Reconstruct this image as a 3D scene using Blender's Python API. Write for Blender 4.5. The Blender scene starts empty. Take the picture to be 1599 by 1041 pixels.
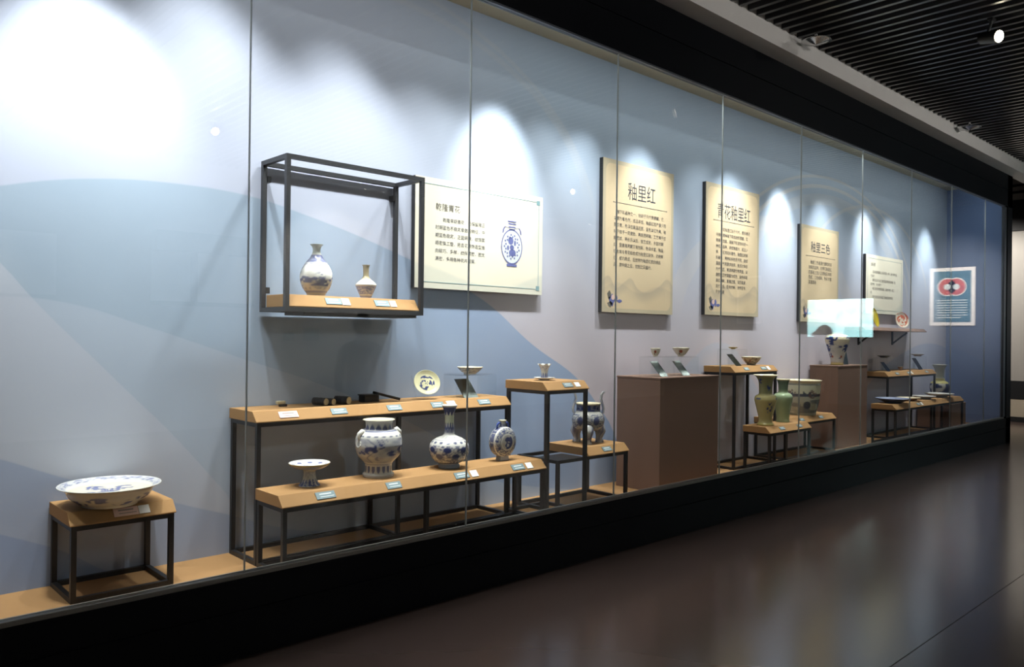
import bpy, bmesh, math, random
import numpy as np
from mathutils import Vector, Matrix

random.seed(7)
S = bpy.context.scene
COL = S.collection

# ------------------------------------------------------------------ camera
CAM_D, CAM_H = 3.646, 1.55
yaw, pitch, roll = math.radians(43.18), math.radians(0.1525), math.radians(0.6556)
fw = Vector((math.sin(yaw)*math.cos(pitch), math.cos(yaw)*math.cos(pitch), math.sin(pitch)))
rt = fw.cross(Vector((0, 0, 1))).normalized()
up = rt.cross(fw)
r2 = rt*math.cos(roll) + up*math.sin(roll)
u2 = up*math.cos(roll) - rt*math.sin(roll)
cd = bpy.data.cameras.new('camera')
cam = bpy.data.objects.new('camera', cd)
COL.objects.link(cam)
cd.sensor_width = 36.0
cd.lens = 36.0*1233.61/1599.0
cd.clip_start = 0.05
cam.matrix_world = Matrix(((r2.x, u2.x, -fw.x, 0), (r2.y, u2.y, -fw.y, -CAM_D), (r2.z, u2.z, -fw.z, CAM_H), (0, 0, 0, 1)))
S.camera = cam

# ------------------------------------------------------------------ world, exposure
w = bpy.data.worlds.new('world'); S.world = w
w.use_nodes = True
bgn = w.node_tree.nodes.get('Background') or w.node_tree.nodes.new('ShaderNodeBackground')
bgn.inputs[0].default_value = (0.5, 0.52, 0.56, 1)
bgn.inputs[1].default_value = 0.02
S.view_settings.view_transform = 'Standard'
S.view_settings.look = 'None'
S.view_settings.gamma = 1.0
S.view_settings.use_curve_mapping = False
S.view_settings.exposure = 0.0
S.cycles.transparent_max_bounces = 24
S.cycles.max_bounces = 10

# ------------------------------------------------------------------ lights
LCOOL = (0.97, 0.985, 1.0)

def spot(loc, target, power, size, blend, color=LCOOL, radius=0.035):
    ld = bpy.data.lights.new('spot_light', 'SPOT')
    ld.energy = power; ld.spot_size = math.radians(size); ld.spot_blend = blend
    ld.color = color; ld.shadow_soft_size = radius
    o = bpy.data.objects.new('spot_light', ld); COL.objects.link(o)
    o.location = loc
    o.rotation_euler = (Vector(target) - Vector(loc)).to_track_quat('-Z', 'Y').to_euler()
    return o

# lamps under the ceiling of the case, hidden behind its fascia
OBJ_SPOTS = [(0.2, 0.3, 70), (1.25, 1.25, 70), (1.75, 2.35, 60), (2.75, 2.6, 95), (3.35, 3.2, 70), (3.9, 3.6, 70), (4.6, 4.45, 75),
             (5.7, 5.6, 70), (6.6, 6.9, 55), (7.4, 7.3, 75), (8.5, 8.5, 65), (9.5, 9.4, 55), (10.6, 10.5, 60), (11.5, 11.4, 60), (12.6, 12.4, 45)]
for x, tx, p in OBJ_SPOTS:
    spot((x, 0.13, 3.84), (tx, 0.62, 0.9), p*1.62, 84, 1.0)
# narrow beams on the single exhibits
for x, y, z, p in [(1.22, .53, .7, 45), (2.19, .32, .7, 90), (2.65, .33, .7, 150), (3.16, .30, .7, 150), (3.62, .30, .7, 120), (4.10, .33, 1.2, 70), (4.66, .44, .7, 110), (5.66, .4, 1.2, 80),
                   (7.15, .5, 1.2, 80), (7.28, .28, .7, 140), (8.4, .55, .7, 130), (9.3, .58, 1.2, 110), (10.4, .35, .8, 110), (11.4, .35, .8, 110), (2.5, .58, 1.75, 90), (3.3, .58, 1.1, 70), (12.5, .5, .7, 50)]:
    spot((x-0.05, 0.17, 3.84), (x, y, z), p*0.95, 26, 0.7)
# wall washing pools: X, aim height, power, cone
for x, z, p, a in [(1.10, 2.15, 320, 64), (1.75, 2.5, 105, 78), (2.6, 2.4, 60, 70), (3.98, 2.5, 340, 52), (4.95, 2.5, 120, 50), (5.75, 2.35, 190, 54), (7.2, 2.35, 190, 54),
                   (8.25, 2.55, 430, 44), (9.25, 2.4, 190, 48), (10.5, 2.65, 280, 42), (11.3, 2.4, 120, 50), (12.7, 2.4, 300, 50)]:
    spot((x, 0.16, 3.82), (x, 0.785, z), p*0.78, a, 1.0, (0.94, 0.97, 1.0))
# fill light added under the case ceiling to brighten the wall evenly
ld = bpy.data.lights.new('case_fill_light', 'AREA'); ld.shape = 'RECTANGLE'; ld.size = 15.5; ld.size_y = 0.05; ld.energy = 36; ld.color = (0.95, 0.98, 1.0)
lo = bpy.data.objects.new('case_fill_light', ld); COL.objects.link(lo); lo.location = (5.6, 0.12, 3.90)
lo.rotation_euler = (math.radians(20), 0, 0)
# room lamps, heads built further down; the last three are added for room fill
ROOM_LAMPS = [((7.45, -1.55, 4.10), (6.45, -3.75, 3.5)), ((4.095, -6.355, 4.1), (4.095, -0.2, 4.12)), ((10.298, -5.87, 4.1), (9.9, -0.2, 4.12)), ((1.2, -7.9, 4.1), (0.9, -9.0, 2.3)), ((13.2, -7.9, 4.1), (13.2, -9.0, 2.3)), ((7.4, -7.9, 4.1), (7.4, -9.0, 2.3))]
for k, (p, t) in enumerate(ROOM_LAMPS):
    d = (Vector(t)-Vector(p)).normalized()
    spot(Vector(p)+d*0.09, t, (60, 210, 210, 560, 560, 560)[k], (60, 90, 90, 100, 100, 100)[k], (0.6, 1, 1, 0.6, 0.6, 0.6)[k], (1.0, 0.98, 0.95))
spot((14.6, -1.6, 4.05), (17.5, -1.94, 2.42), 1500, 50, 1.0, (1.0, 0.97, 0.93))  # unseen light added to brighten the framed poster, without a track head
spot((15.6, 1.6, 4.0), (17.5, 1.2, 1.6), 420, 100, 0.6, (1.0, 0.94, 0.86))  # unseen light added to lift the dark far end wall, without a head


# ------------------------------------------------------------------ materials
MATS = {}

def new_mat(name):
    m = bpy.data.materials.new(name); m.use_nodes = True
    nt = m.node_tree; nt.nodes.clear()
    out = nt.nodes.new('ShaderNodeOutputMaterial')
    return m, nt, out

def srgb(r, g, b):
    f = lambda c: (c/12.92 if c <= 0.04045 else ((c+0.055)/1.055)**2.4)
    return (f(r/255), f(g/255), f(b/255), 1)

def pmat(name, col, rough=0.5, metal=0.0, var=0.0, nscale=40.0, bump=0.0, emit=None, spec=0.5, stretch=(1, 1, 1), rvar=0.0):
    """principled with procedural noise variation and fine relief"""
    m, nt, out = new_mat(name)
    b = nt.nodes.new('ShaderNodeBsdfPrincipled')
    b.inputs['Base Color'].default_value = col
    b.inputs['Roughness'].default_value = rough
    b.inputs['Metallic'].default_value = metal
    b.inputs['Specular IOR Level'].default_value = spec
    if var > 0 or bump > 0 or rvar > 0:
        tc = nt.nodes.new('ShaderNodeNewGeometry')
        mp = nt.nodes.new('ShaderNodeMapping'); mp.inputs['Scale'].default_value = stretch
        nt.links.new(tc.outputs['Position'], mp.inputs['Vector'])
        n = nt.nodes.new('ShaderNodeTexNoise'); n.inputs['Scale'].default_value = nscale; n.inputs['Detail'].default_value = 4
        nt.links.new(mp.outputs[0], n.inputs['Vector'])
        if var > 0:
            mx = nt.nodes.new('ShaderNodeMix'); mx.data_type = 'RGBA'
            mx.inputs['A'].default_value = tuple(c*(1-var) for c in col[:3])+(1,)
            mx.inputs['B'].default_value = tuple(min(1, c*(1+var)) for c in col[:3])+(1,)
            nt.links.new(n.outputs['Fac'], mx.inputs['Factor']); nt.links.new(mx.outputs['Result'], b.inputs['Base Color'])
        if rvar > 0:
            mr = nt.nodes.new('ShaderNodeMapRange')
            mr.inputs['To Min'].default_value = rough-rvar; mr.inputs['To Max'].default_value = rough+rvar
            nt.links.new(n.outputs['Fac'], mr.inputs['Value']); nt.links.new(mr.outputs[0], b.inputs['Roughness'])
        if bump > 0:
            bp = nt.nodes.new('ShaderNodeBump'); bp.inputs['Strength'].default_value = bump; bp.inputs['Distance'].default_value = 0.002
            nt.links.new(n.outputs['Fac'], bp.inputs['Height']); nt.links.new(bp.outputs[0], b.inputs['Normal'])
    if emit:
        b.inputs['Emission Color'].default_value = emit[0]; b.inputs['Emission Strength'].default_value = emit[1]
    nt.links.new(b.outputs[0], out.inputs[0])
    MATS[name] = m
    return m

pmat('board', srgb(162, 122, 74), 0.85, var=0.12, nscale=140, bump=0.25)
pmat('case_floor', srgb(160, 120, 74), 0.85, var=0.10, nscale=120, bump=0.2)
pmat('plinth', srgb(126, 99, 83), 0.8, var=0.10, nscale=150, bump=0.2)
pmat('black_metal', srgb(38, 37, 38), 0.45, metal=0.3, var=0.1, nscale=60)
pmat('shelf_metal', srgb(62, 62, 64), 0.45, metal=0.3, var=0.1, nscale=60)
pmat('case_black', srgb(8, 10, 15), 0.5, var=0.12, nscale=3, spec=0.12)
pmat('rail_grey', srgb(120, 118, 112), 0.4, metal=0.6, var=0.05, nscale=20)
pmat('post_grey', srgb(84, 88, 94), 0.45, metal=0.3, var=0.05, nscale=20)
pmat('case_ceiling', srgb(196, 188, 164), 0.7, var=0.05, nscale=10)
pmat('silicone', srgb(168, 174, 174), 0.5, var=0.03, nscale=30)
pmat('floor', srgb(92, 76, 70), 0.19, var=0.06, nscale=0.9, rvar=0.02, spec=1.0)
pmat('floor_joint', srgb(150, 142, 134), 0.6, var=0.1, nscale=9)
pmat('bulkhead', srgb(240, 236, 231), 0.8, var=0.03, nscale=6)
pmat('slat', srgb(58, 58, 60), 0.28, var=0.15, nscale=8)
pmat('plenum', srgb(6, 6, 7), 0.9, var=0.1, nscale=8)
pmat('room_wall', srgb(178, 174, 168), 0.8, var=0.04, nscale=4)
pmat('room_dark', srgb(26, 27, 30), 0.6, var=0.08, nscale=4)
pmat('slate_wall', srgb(74, 84, 100), 0.7, var=0.05, nscale=4)
pmat('beige_panel', srgb(196, 184, 164), 0.7, var=0.04, nscale=5)
pmat('card_grey', srgb(116, 136, 138), 0.5, var=0.04, nscale=60)
pmat('card_pink', srgb(232, 198, 184), 0.6, var=0.04, nscale=60)
pmat('card_white', srgb(236, 234, 226), 0.6, var=0.03, nscale=60)
pmat('print_pale', srgb(216, 220, 216), 0.6, var=0.02, nscale=90)
pmat('print_grey', srgb(150, 140, 132), 0.6, var=0.02, nscale=90)
pmat('ink', srgb(58, 62, 72), 0.7, var=0.05, nscale=60)
pmat('ink_soft', srgb(110, 106, 98), 0.7, var=0.05, nscale=60)
pmat('ink_blue', srgb(104, 110, 162), 0.7, var=0.12, nscale=60)
pmat('ink_teal', srgb(126, 160, 164), 0.7, var=0.05, nscale=60)
pmat('poster_edge', srgb(46, 46, 48), 0.6, var=0.05, nscale=30)
pmat('chrome', srgb(205, 205, 205), 0.18, metal=1.0, var=0.03, nscale=30)
pmat('lamp_black', srgb(16, 16, 17), 0.45, var=0.1, nscale=30)
pmat('lamp_glow', srgb(255, 244, 220), 0.5, var=0.01, nscale=30, emit=((1.0, 0.88, 0.66, 1), 26.0))
pmat('ebony', srgb(24, 22, 22), 0.4, var=0.2, nscale=40)
pmat('ink_stick', srgb(44, 42, 44), 0.5, var=0.3, nscale=70)
pmat('seal_stone', srgb(170, 160, 128), 0.4, var=0.2, nscale=60)
pmat('mirror', srgb(104, 110, 104), 0.06, metal=1.0, var=0.02, nscale=20)
pmat('white_frame', srgb(240, 232, 224), 0.5, var=0.02, nscale=20)

def glass_mat(name, tint, r0=0.04):
    m, nt, out = new_mat(name)
    lw = nt.nodes.new('ShaderNodeLayerWeight'); lw.inputs['Blend'].default_value = 0.5
    pw = nt.nodes.new('ShaderNodeMath'); pw.operation = 'POWER'; pw.inputs[1].default_value = 5.0
    ma = nt.nodes.new('ShaderNodeMath'); ma.operation = 'MULTIPLY_ADD'; ma.inputs[1].default_value = 1-r0; ma.inputs[2].default_value = r0
    tr = nt.nodes.new('ShaderNodeBsdfTransparent'); tr.inputs[0].default_value = tint
    gl = nt.nodes.new('ShaderNodeBsdfGlossy'); gl.inputs['Roughness'].default_value = 0.0
    mx = nt.nodes.new('ShaderNodeMixShader')
    nt.links.new(lw.outputs['Facing'], pw.inputs[0]); nt.links.new(pw.outputs[0], ma.inputs[0]); nt.links.new(ma.outputs[0], mx.inputs[0])
    nt.links.new(tr.outputs[0], mx.inputs[1]); nt.links.new(gl.outputs[0], mx.inputs[2]); nt.links.new(mx.outputs[0], out.inputs[0])
    MATS[name] = m
glass_mat('glass', (0.965, 0.985, 0.98, 1), 0.036)
glass_mat('acrylic', (0.97, 0.98, 0.98, 1), 0.03)

def attr_mat(name, rough, coat=0.0, spec=0.5):
    m, nt, out = new_mat(name)
    a = nt.nodes.new('ShaderNodeAttribute'); a.attribute_name = 'Col'
    b = nt.nodes.new('ShaderNodeBsdfPrincipled'); b.inputs['Roughness'].default_value = rough
    b.inputs['Specular IOR Level'].default_value = spec
    g = nt.nodes.new('ShaderNodeNewGeometry')
    n = nt.nodes.new('ShaderNodeTexNoise'); n.inputs['Scale'].default_value = 60
    hs = nt.nodes.new('ShaderNodeHueSaturation')
    mr = nt.nodes.new('ShaderNodeMapRange'); mr.inputs['To Min'].default_value = 0.93; mr.inputs['To Max'].default_value = 1.07
    nt.links.new(g.outputs['Position'], n.inputs['Vector']); nt.links.new(n.outputs['Fac'], mr.inputs['Value'])
    nt.links.new(mr.outputs[0], hs.inputs['Value']); nt.links.new(a.outputs['Color'], hs.inputs['Color'])
    nt.links.new(hs.outputs[0], b.inputs['Base Color']); nt.links.new(b.outputs[0], out.inputs[0])
    MATS[name] = m
attr_mat('porcelain', 0.16)
attr_mat('cloth', 0.85, spec=0.2)
attr_mat('skin', 0.55, spec=0.3)


class NB:
    """small node-building helper for the printed wall and the posters"""
    def __init__(self, nt): self.nt = nt
    def n(self, t, **kw):
        o = self.nt.nodes.new(t)
        for k, v in kw.items(): setattr(o, k, v)
        return o
    def math(self, op, a, b=None, c=None, clamp=False):
        o = self.n('ShaderNodeMath', operation=op); o.use_clamp = clamp
        for i, v in enumerate((a, b, c)):
            if v is None: continue
            if isinstance(v, (int, float)): o.inputs[i].default_value = v
            else: self.nt.links.new(v, o.inputs[i])
        return o.outputs[0]
    def step(self, v, a, b):
        o = self.n('ShaderNodeMapRange', interpolation_type='SMOOTHSTEP')
        o.inputs['From Min'].default_value = a; o.inputs['From Max'].default_value = b
        self.nt.links.new(v, o.inputs['Value']); return o.outputs[0]
    def mix(self, f, a, b):
        o = self.n('ShaderNodeMix', data_type='RGBA')
        for k, v in (('Factor', f), ('A', a), ('B', b)):
            if isinstance(v, (int, float)): o.inputs[k].default_value = v
            elif isinstance(v, tuple): o.inputs[k].default_value = v
            else: self.nt.links.new(v, o.inputs[k])
        return o.outputs['Result']
    def curve(self, v, pts, xr, zr):
        mr = self.n('ShaderNodeMapRange'); mr.inputs['From Min'].default_value = xr[0]; mr.inputs['From Max'].default_value = xr[1]
        self.nt.links.new(v, mr.inputs['Value'])
        fc = self.n('ShaderNodeFloatCurve')
        c = fc.mapping.curves[0]
        q = [((x-xr[0])/(xr[1]-xr[0]), (z-zr[0])/(zr[1]-zr[0])) for x, z in pts]
        c.points[0].location = q[0]; c.points[1].location = q[-1]
        for p in q[1:-1]: c.points.new(*p)
        fc.mapping.update()
        self.nt.links.new(mr.outputs[0], fc.inputs['Value'])
        return self.math('MULTIPLY_ADD', fc.outputs[0], zr[1]-zr[0], zr[0])
    def noise(self, vec, scale, detail=3.0):
        o = self.n('ShaderNodeTexNoise'); o.inputs['Scale'].default_value = scale; o.inputs['Detail'].default_value = detail
        self.nt.links.new(vec, o.inputs['Vector']); return o.outputs['Fac']


def mural_mat(name, end=False):
    m, nt, out = new_mat(name); B = NB(nt)
    g = B.n('ShaderNodeNewGeometry'); sp = B.n('ShaderNodeSeparateXYZ'); nt.links.new(g.outputs['Position'], sp.inputs[0])
    X, Y, Z = sp.outputs
    if end: X = B.math('MULTIPLY_ADD', Y, -1.6, 14.6)
    XR, ZR = (0.0, 14.5), (0.0, 4.0)
    pale = srgb(184, 189, 205); pink = srgb(203, 192, 197); blue = srgb(158, 174, 190); blue2 = srgb(148, 166, 194); deep = srgb(116, 142, 184)
    # ground tone: bluish at the top, rosy towards the foot in the middle stretch
    t_up = B.step(Z, 1.0, 3.3)
    ground = B.mix(t_up, pink, srgb(168, 184, 202))
    lefty = B.step(X, 2.5, 4.8)
    ground = B.mix(lefty, pale, ground)
    cA = B.curve(X, [(0, 1.95), (.79, 2.237), (1.21, 2.332), (1.6, 2.363), (2.02, 2.351), (2.37, 2.286), (3.03, 2.112), (3.8, 1.839), (4.4, 1.47), (4.88, 1.219), (5.28, .86), (5.9, .3), (14.5, 0)], XR, ZR)
    mA = B.step(B.math('SUBTRACT', cA, Z), -0.006, 0.006)
    hill = B.mix(B.step(X, 1.2, 4.4), blue, blue2)
    c = B.mix(mA, ground, hill)
    cC = B.curve(X, [(0, 1.7), (.8, 1.711), (1.01, 1.701), (1.48, 1.572), (1.88, 1.439), (2.6, 1.2), (3.4, .85), (4.2, .4), (14.5, 0)], XR, ZR)
    mC = B.step(B.math('SUBTRACT', cC, Z), -0.006, 0.006)
    c = B.mix(B.math('MULTIPLY', mC, 0.7), c, srgb(176, 186, 200))
    cB = B.curve(X, [(0, 2.6), (.8, 1.867), (.94, 1.698), (1.24, 1.379), (1.43, 1.179), (1.58, 1.024), (1.9, .65), (2.3, .2), (14.5, 0)], XR, ZR)
    mB = B.step(B.math('SUBTRACT', cB, Z), -0.006, 0.006)
    c = B.mix(B.math('MULTIPLY', mB, 0.55), c, srgb(192, 194, 204))
    for pts, amt in (([(0, 1.25), (.81, .93), (1.085, .809), (1.5, .66), (1.85, .531), (2.6, .3), (14.5, 0)], 0.4), ([(0, .9), (.81, .571), (1.01, .48), (1.6, .2), (14.5, 0)], 0.5)):
        cD = B.curve(X, pts, XR, ZR)
        mD = B.step(B.math('SUBTRACT', cD, Z), -0.006, 0.006)
        c = B.mix(B.math('MULTIPLY', mD, amt), c, deep)
    # second range of hills on the right half
    for pts, amt, col in (([(0, 0), (5.2, 0), (6.0, .7), (6.6, 1.35), (7.1, 1.5), (7.6, 1.2), (8.3, .5), (9, 0), (14.5, 0)], 0.45, srgb(178, 192, 212)),
                          ([(0, 0), (9.5, 0), (10.6, .9), (11.8, 1.35), (13, 1.5), (14.0, 1.3), (14.5, 1.0)], 0.5, srgb(150, 168, 198))):
        cE = B.curve(X, pts, XR, ZR)
        mE = B.step(B.math('SUBTRACT', cE, Z), -0.01, 0.01)
        c = B.mix(B.math('MULTIPLY', mE, amt), c, col)
    # pale gold arcs printed on the right part
    for cx, cz, r0, r1, amt in ((9.6, 1.9, 1.50, 1.53, .35), (9.6, 1.9, 1.62, 1.64, .3), (9.6, 1.9, 1.30, 1.42, .16), (10.8, 2.1, 1.2, 1.23, .25), (8.2, 1.6, 1.15, 1.3, .16), (2.6, 2.4, 1.55, 1.57, .12), (2.9, 2.5, 1.3, 1.33, .10)):
        dx = B.math('SUBTRACT', X, cx); dz = B.math('SUBTRACT', Z, cz)
        r = B.math('SQRT', B.math('ADD', B.math('MULTIPLY', B.math('MULTIPLY', dx, 0.62), B.math('MULTIPLY', dx, 0.62)), B.math('MULTIPLY', dz, dz)))
        band = B.math('MULTIPLY', B.step(r, r0-.012, r0), B.math('SUBTRACT', 1.0, B.step(r, r1, r1+.012)))
        band = B.math('MULTIPLY', band, B.step(Z, cz, cz+.5))
        c = B.mix(B.math('MULTIPLY', band, amt), c, srgb(228, 214, 190))
    if end: c = B.mix(0.8, c, srgb(84, 116, 168))
    nv = B.noise(g.outputs['Position'], 1.7, 4)
    c = B.mix(B.math('MULTIPLY', nv, 0.10), c, srgb(214, 216, 222))
    b = B.n('ShaderNodeBsdfPrincipled'); b.inputs['Roughness'].default_value = 0.62; b.inputs['Specular IOR Level'].default_value = 0.25
    nt.links.new(c, b.inputs['Base Color']); nt.links.new(b.outputs[0], out.inputs[0])
    MATS[name] = m
mural_mat('mural'); mural_mat('mural_end', True)


# ------------------------------------------------------------------ mesh helpers
def tag(o, label=None, cat=None, group=None, kind=None):
    if label: o['label'] = label
    if cat: o['category'] = cat
    if group: o['group'] = group
    if kind: o['kind'] = kind
    return o

def empty(name, loc, label=None, cat=None, group=None, kind=None, rz=0.0):
    o = bpy.data.objects.new(name, None); COL.objects.link(o)
    o.location = loc; o.rotation_euler = (0, 0, rz); o.empty_display_size = 0.05
    return tag(o, label, cat, group, kind)

class MB:
    def __init__(self): self.v = []; self.f = []
    def add(self, vs, fs):
        n = len(self.v); self.v += [tuple(p) for p in vs]; self.f += [tuple(i+n for i in q) for q in fs]; return self
    def box(self, x0, x1, y0, y1, z0, z1):
        return self.add([(x0, y0, z0), (x1, y0, z0), (x1, y1, z0), (x0, y1, z0), (x0, y0, z1), (x1, y0, z1), (x1, y1, z1), (x0, y1, z1)],
                        [(0, 3, 2, 1), (4, 5, 6, 7), (0, 1, 5, 4), (1, 2, 6, 5), (2, 3, 7, 6), (3, 0, 4, 7)])
    def prism(self, poly, a0, a1, axis='X'):
        """poly of (u,v); axis X: u=Y v=Z, axis Y: u=X v=Z, axis Z: u=X v=Y"""
        n = len(poly)
        def P(a, u, v): return (a, u, v) if axis == 'X' else ((u, a, v) if axis == 'Y' else (u, v, a))
        vs = [P(a0, u, v) for u, v in poly]+[P(a1, u, v) for u, v in poly]
        fs = [tuple(range(n))[::-1], tuple(range(n, 2*n))]+[(i, (i+1) % n, n+(i+1) % n, n+i) for i in range(n)]
        return self.add(vs, fs)
    def bar(self, p, q, w, h=None):
        p, q = Vector(p), Vector(q); d = (q-p).normalized(); h = h or w
        a = d.cross(Vector((0, 0, 1)))
        if a.length < 1e-4: a = Vector((1, 0, 0))
        a.normalize(); b = a.cross(d)
        vs = [c+a*sx*w/2+b*sy*h/2 for c in (p, q) for sx, sy in ((-1, -1), (1, -1), (1, 1), (-1, 1))]
        return self.add(vs, [(3, 2, 1, 0), (4, 5, 6, 7), (0, 1, 5, 4), (1, 2, 6, 5), (2, 3, 7, 6), (3, 0, 4, 7)])
    def cyl(self, p, q, r0, r1=None, n=20):
        p, q = Vector(p), Vector(q); d = (q-p).normalized(); r1 = r0 if r1 is None else r1
        a = d.orthogonal().normalized(); b = d.cross(a)
        vs = [c+(a*math.cos(t)+b*math.sin(t))*r for c, r in ((p, r0), (q, r1)) for t in [2*math.pi*i/n for i in range(n)]]
        return self.add(vs, [tuple(range(n))[::-1], tuple(range(n, 2*n))]+[(i, (i+1) % n, n+(i+1) % n, n+i) for i in range(n)])
    def tube(self, pts, rad, n=12, flat=1.0):
        pts = [Vector(p) for p in pts]; rs = rad if isinstance(rad, (list, tuple)) else [rad]*len(pts)
        rings = []
        a = None
        for i, p in enumerate(pts):
            d = (pts[min(i+1, len(pts)-1)]-pts[max(i-1, 0)]).normalized()
            if a is None: a = d.orthogonal().normalized()
            a = (a-d*a.dot(d)).normalized(); b = d.cross(a)
            rings.append([p+(a*math.cos(2*math.pi*k/n)+b*math.sin(2*math.pi*k/n)*flat)*rs[i] for k in range(n)])
        vs = [v for r in rings for v in r]; fs = []
        for i in range(len(pts)-1):
            for k in range(n): fs.append((i*n+k, i*n+(k+1) % n, (i+1)*n+(k+1) % n, (i+1)*n+k))
        fs += [tuple(range(n))[::-1], tuple(range((len(pts)-1)*n, len(pts)*n))]
        return self.add(vs, fs)
    def build(self, name, mat, parent=None, origin=(0, 0, 0), bevel=0.0, smooth=False, label=None):
        """vertices are in world space; the object sits at its parent's or the given origin"""
        o0 = Vector(parent_world(parent)) if parent else Vector(origin)
        me = bpy.data.meshes.new(name)
        me.from_pydata([tuple(Vector(v)-o0) for v in self.v], [], self.f); me.update()
        o = bpy.data.objects.new(name, me); COL.objects.link(o)
        if parent: o.parent = parent
        else: o.location = o0
        me.materials.append(MATS[mat])
        if smooth: me.polygons.foreach_set('use_smooth', [True]*len(me.polygons))
        if bevel > 0:
            md = o.modifiers.new('bevel', 'BEVEL'); md.width = bevel; md.segments = 2; md.limit_method = 'ANGLE'
        if label: o['label'] = label
        return o

def parent_world(p):
    v = Vector((0, 0, 0))
    while p is not None:
        v += Vector(p.location); p = p.parent
    return v

def struct(mb, name, mat, label=None, bevel=0.0):
    o = mb.build(name, mat, bevel=bevel); return tag(o, label, None, None, 'structure')


# ------------------------------------------------------------------ setting
XE = 17.5           # far end wall
YO = -9.0           # wall across the room
fl = empty('floor', (0, 0, 0), 'dark brown polished gallery floor laid in wide strips', kind='structure')
MB().box(-4.2, XE, YO, 4.2, -0.06, -0.012).build('floor_joint', 'floor_joint', fl)
for y0, y1 in ((YO, -5.653), (-5.647, -3.903), (-3.897, -2.152), (-2.148, -0.012), (-0.012, 4.2)):
    MB().box(-4.2 if y1 < 0 else 13.97, XE, y0, y1, -0.05, 0.0).build('floor_strip', 'floor', fl)
struct(MB().box(-4.4, -4.2, YO, 0.0, 0, 4.7), 'wall_left', 'room_wall', 'grey side wall of the gallery behind the viewer')
struct(MB().box(-4.4, XE, YO-0.2, YO, 0, 4.7), 'wall_opposite', 'room_wall', 'grey gallery wall across from the glass case')
struct(MB().box(13.2, XE, 4.2, 4.4, 0, 4.8), 'wall_passage', 'room_wall', 'grey wall closing the passage past the case')
we = empty('wall_end', (XE, 0, 0), 'pale grey end wall beyond the glass case', kind='structure')
MB().box(XE, XE+.2, -0.9, 4.2, 0, 4.8).build('wall_panel', 'room_wall', we)
MB().box(XE, XE+.2, YO, -0.9, 0, 4.8).build('wall_panel', 'slate_wall', we)
MB().box(XE-.02, XE, -0.9, 4.2, 0.44, 0.79).build('dark_band', 'room_dark', we)
MB().box(XE-.015, XE, -0.9, 4.2, 0.10, 0.44).build('beige_panel', 'beige_panel', we)
MB().box(XE-.03, XE, YO, 4.2, 0.0, 0.10).build('skirting', 'room_dark', we)
MB().box(XE-.05, XE, -0.9, 4.2, 3.68, 4.27).build('dark_header', 'room_dark', we)
for z in (4.40, 4.53): MB().box(XE-.03, XE, -0.9, 4.2, z, z+0.045).build('grille_line', 'room_dark', we)

# ceiling: dark plenum, black slats running away from the case, pale bulkhead over the fascia
ce = empty('ceiling', (0, 0, 4.25), 'black open slat ceiling above the gallery', kind='structure')
MB().box(-4.2, XE, YO, -0.215, 4.48, 4.56).build('plenum', 'plenum', ce)
MB().box(13.97, XE, -0.215, 4.2, 4.74, 4.8).build('plenum', 'plenum', ce)
sl = None
for k in range(152):
    x = -3.8+0.14*k
    if x > XE-.06: break
    if sl is None:
        sl = MB().box(-0.020, 0.020, YO, -0.215, 0.0, 0.085).build('slat', 'slat', None)
        sl.parent = ce; sl.location = (x, 0, 0); s0 = sl
    else:
        s = s0.copy(); COL.objects.link(s); s.parent = ce; s.location = (x, 0, 0)
struct(MB().box(-4.2, XE, -0.21, 0.0, 4.088, 4.6), 'trim_bulkhead', 'bulkhead', 'pale painted bulkhead along the top of the case')

# the glass case
CW = 0.785          # depth of the case
CX0, CX1 = -2.5, 13.60
cb = empty('display_case_podium', (6.0, 0.0, 0.0), 'long black plinth base with grey rail under the glass front', 'display case')
MB().box(CX0, 13.95, -0.03, -0.02, 0.0, 0.225).build('base_panel', 'case_black', cb)
MB().box(CX0, 13.95, -0.03, -0.02, 0.233, 0.378).build('base_panel', 'case_black', cb)
MB().box(CX0, 13.95, -0.02, 0.02, 0.0, 0.378).build('base_core', 'case_black', cb)
MB().box(CX0, 13.60, -0.034, 0.020, 0.380, 0.404).build('bottom_rail', 'rail_grey', cb, bevel=0.003)
cf = empty('case_fascia', (6.0, 0.0, 3.6), 'long black fascia above the glass front, under the pale bulkhead', 'fascia')
MB().box(CX0, 13.95, -0.03, -0.02, 3.600, 3.850).build('fascia_panel', 'case_black', cf)
MB().box(CX0, 13.95, -0.03, -0.02, 3.858, 4.086).build('fascia_panel', 'case_black', cf)
MB().box(CX0, 13.95, -0.02, 0.02, 3.600, 4.086).build('fascia_core', 'case_black', cf)
MB().box(CX0, 13.60, -0.026, 0.016, 3.588, 3.600).build('top_rail', 'post_grey', cf)
struct(MB().box(CX0, 13.60, 0.02, CW, 0.24, 0.28), 'floor_case', 'case_floor', 'tan deck on the floor of the glass case')
struct(MB().box(CX0, 13.60, 0.02, CW+0.1, 3.93, 4.0), 'ceiling_case', 'case_ceiling', 'olive grey ceiling inside the glass case')
struct(MB().box(13.72, 13.95, -0.03, CW+0.1, 0.0, 4.086), 'wall_case_right', 'case_black', 'black outer end of the glass case')
gf = empty('glass_front', (6.0, 0.0, 0.404), 'tall frameless glass panes closing the front of the porcelain case', 'glass front')
MB().box(13.60, 13.71, -0.02, 0.02, 0.404, 3.588).build('end_post', 'post_grey', gf)
joints = [1.673+1.385*k for k in range(-3, 9)]
edges = [CX0]+joints+[CX1]
for a, b in zip(edges[:-1], edges[1:]):
    MB().box(a+0.0022, b-0.0022, -0.006, 0.006, 0.404, 3.588).build('glass_pane', 'glass', gf)
for j in joints:
    MB().box(j-0.0022, j+0.0022, -0.006, 0.006, 0.404, 3.588).build('silicone_joint', 'silicone', gf)
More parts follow.
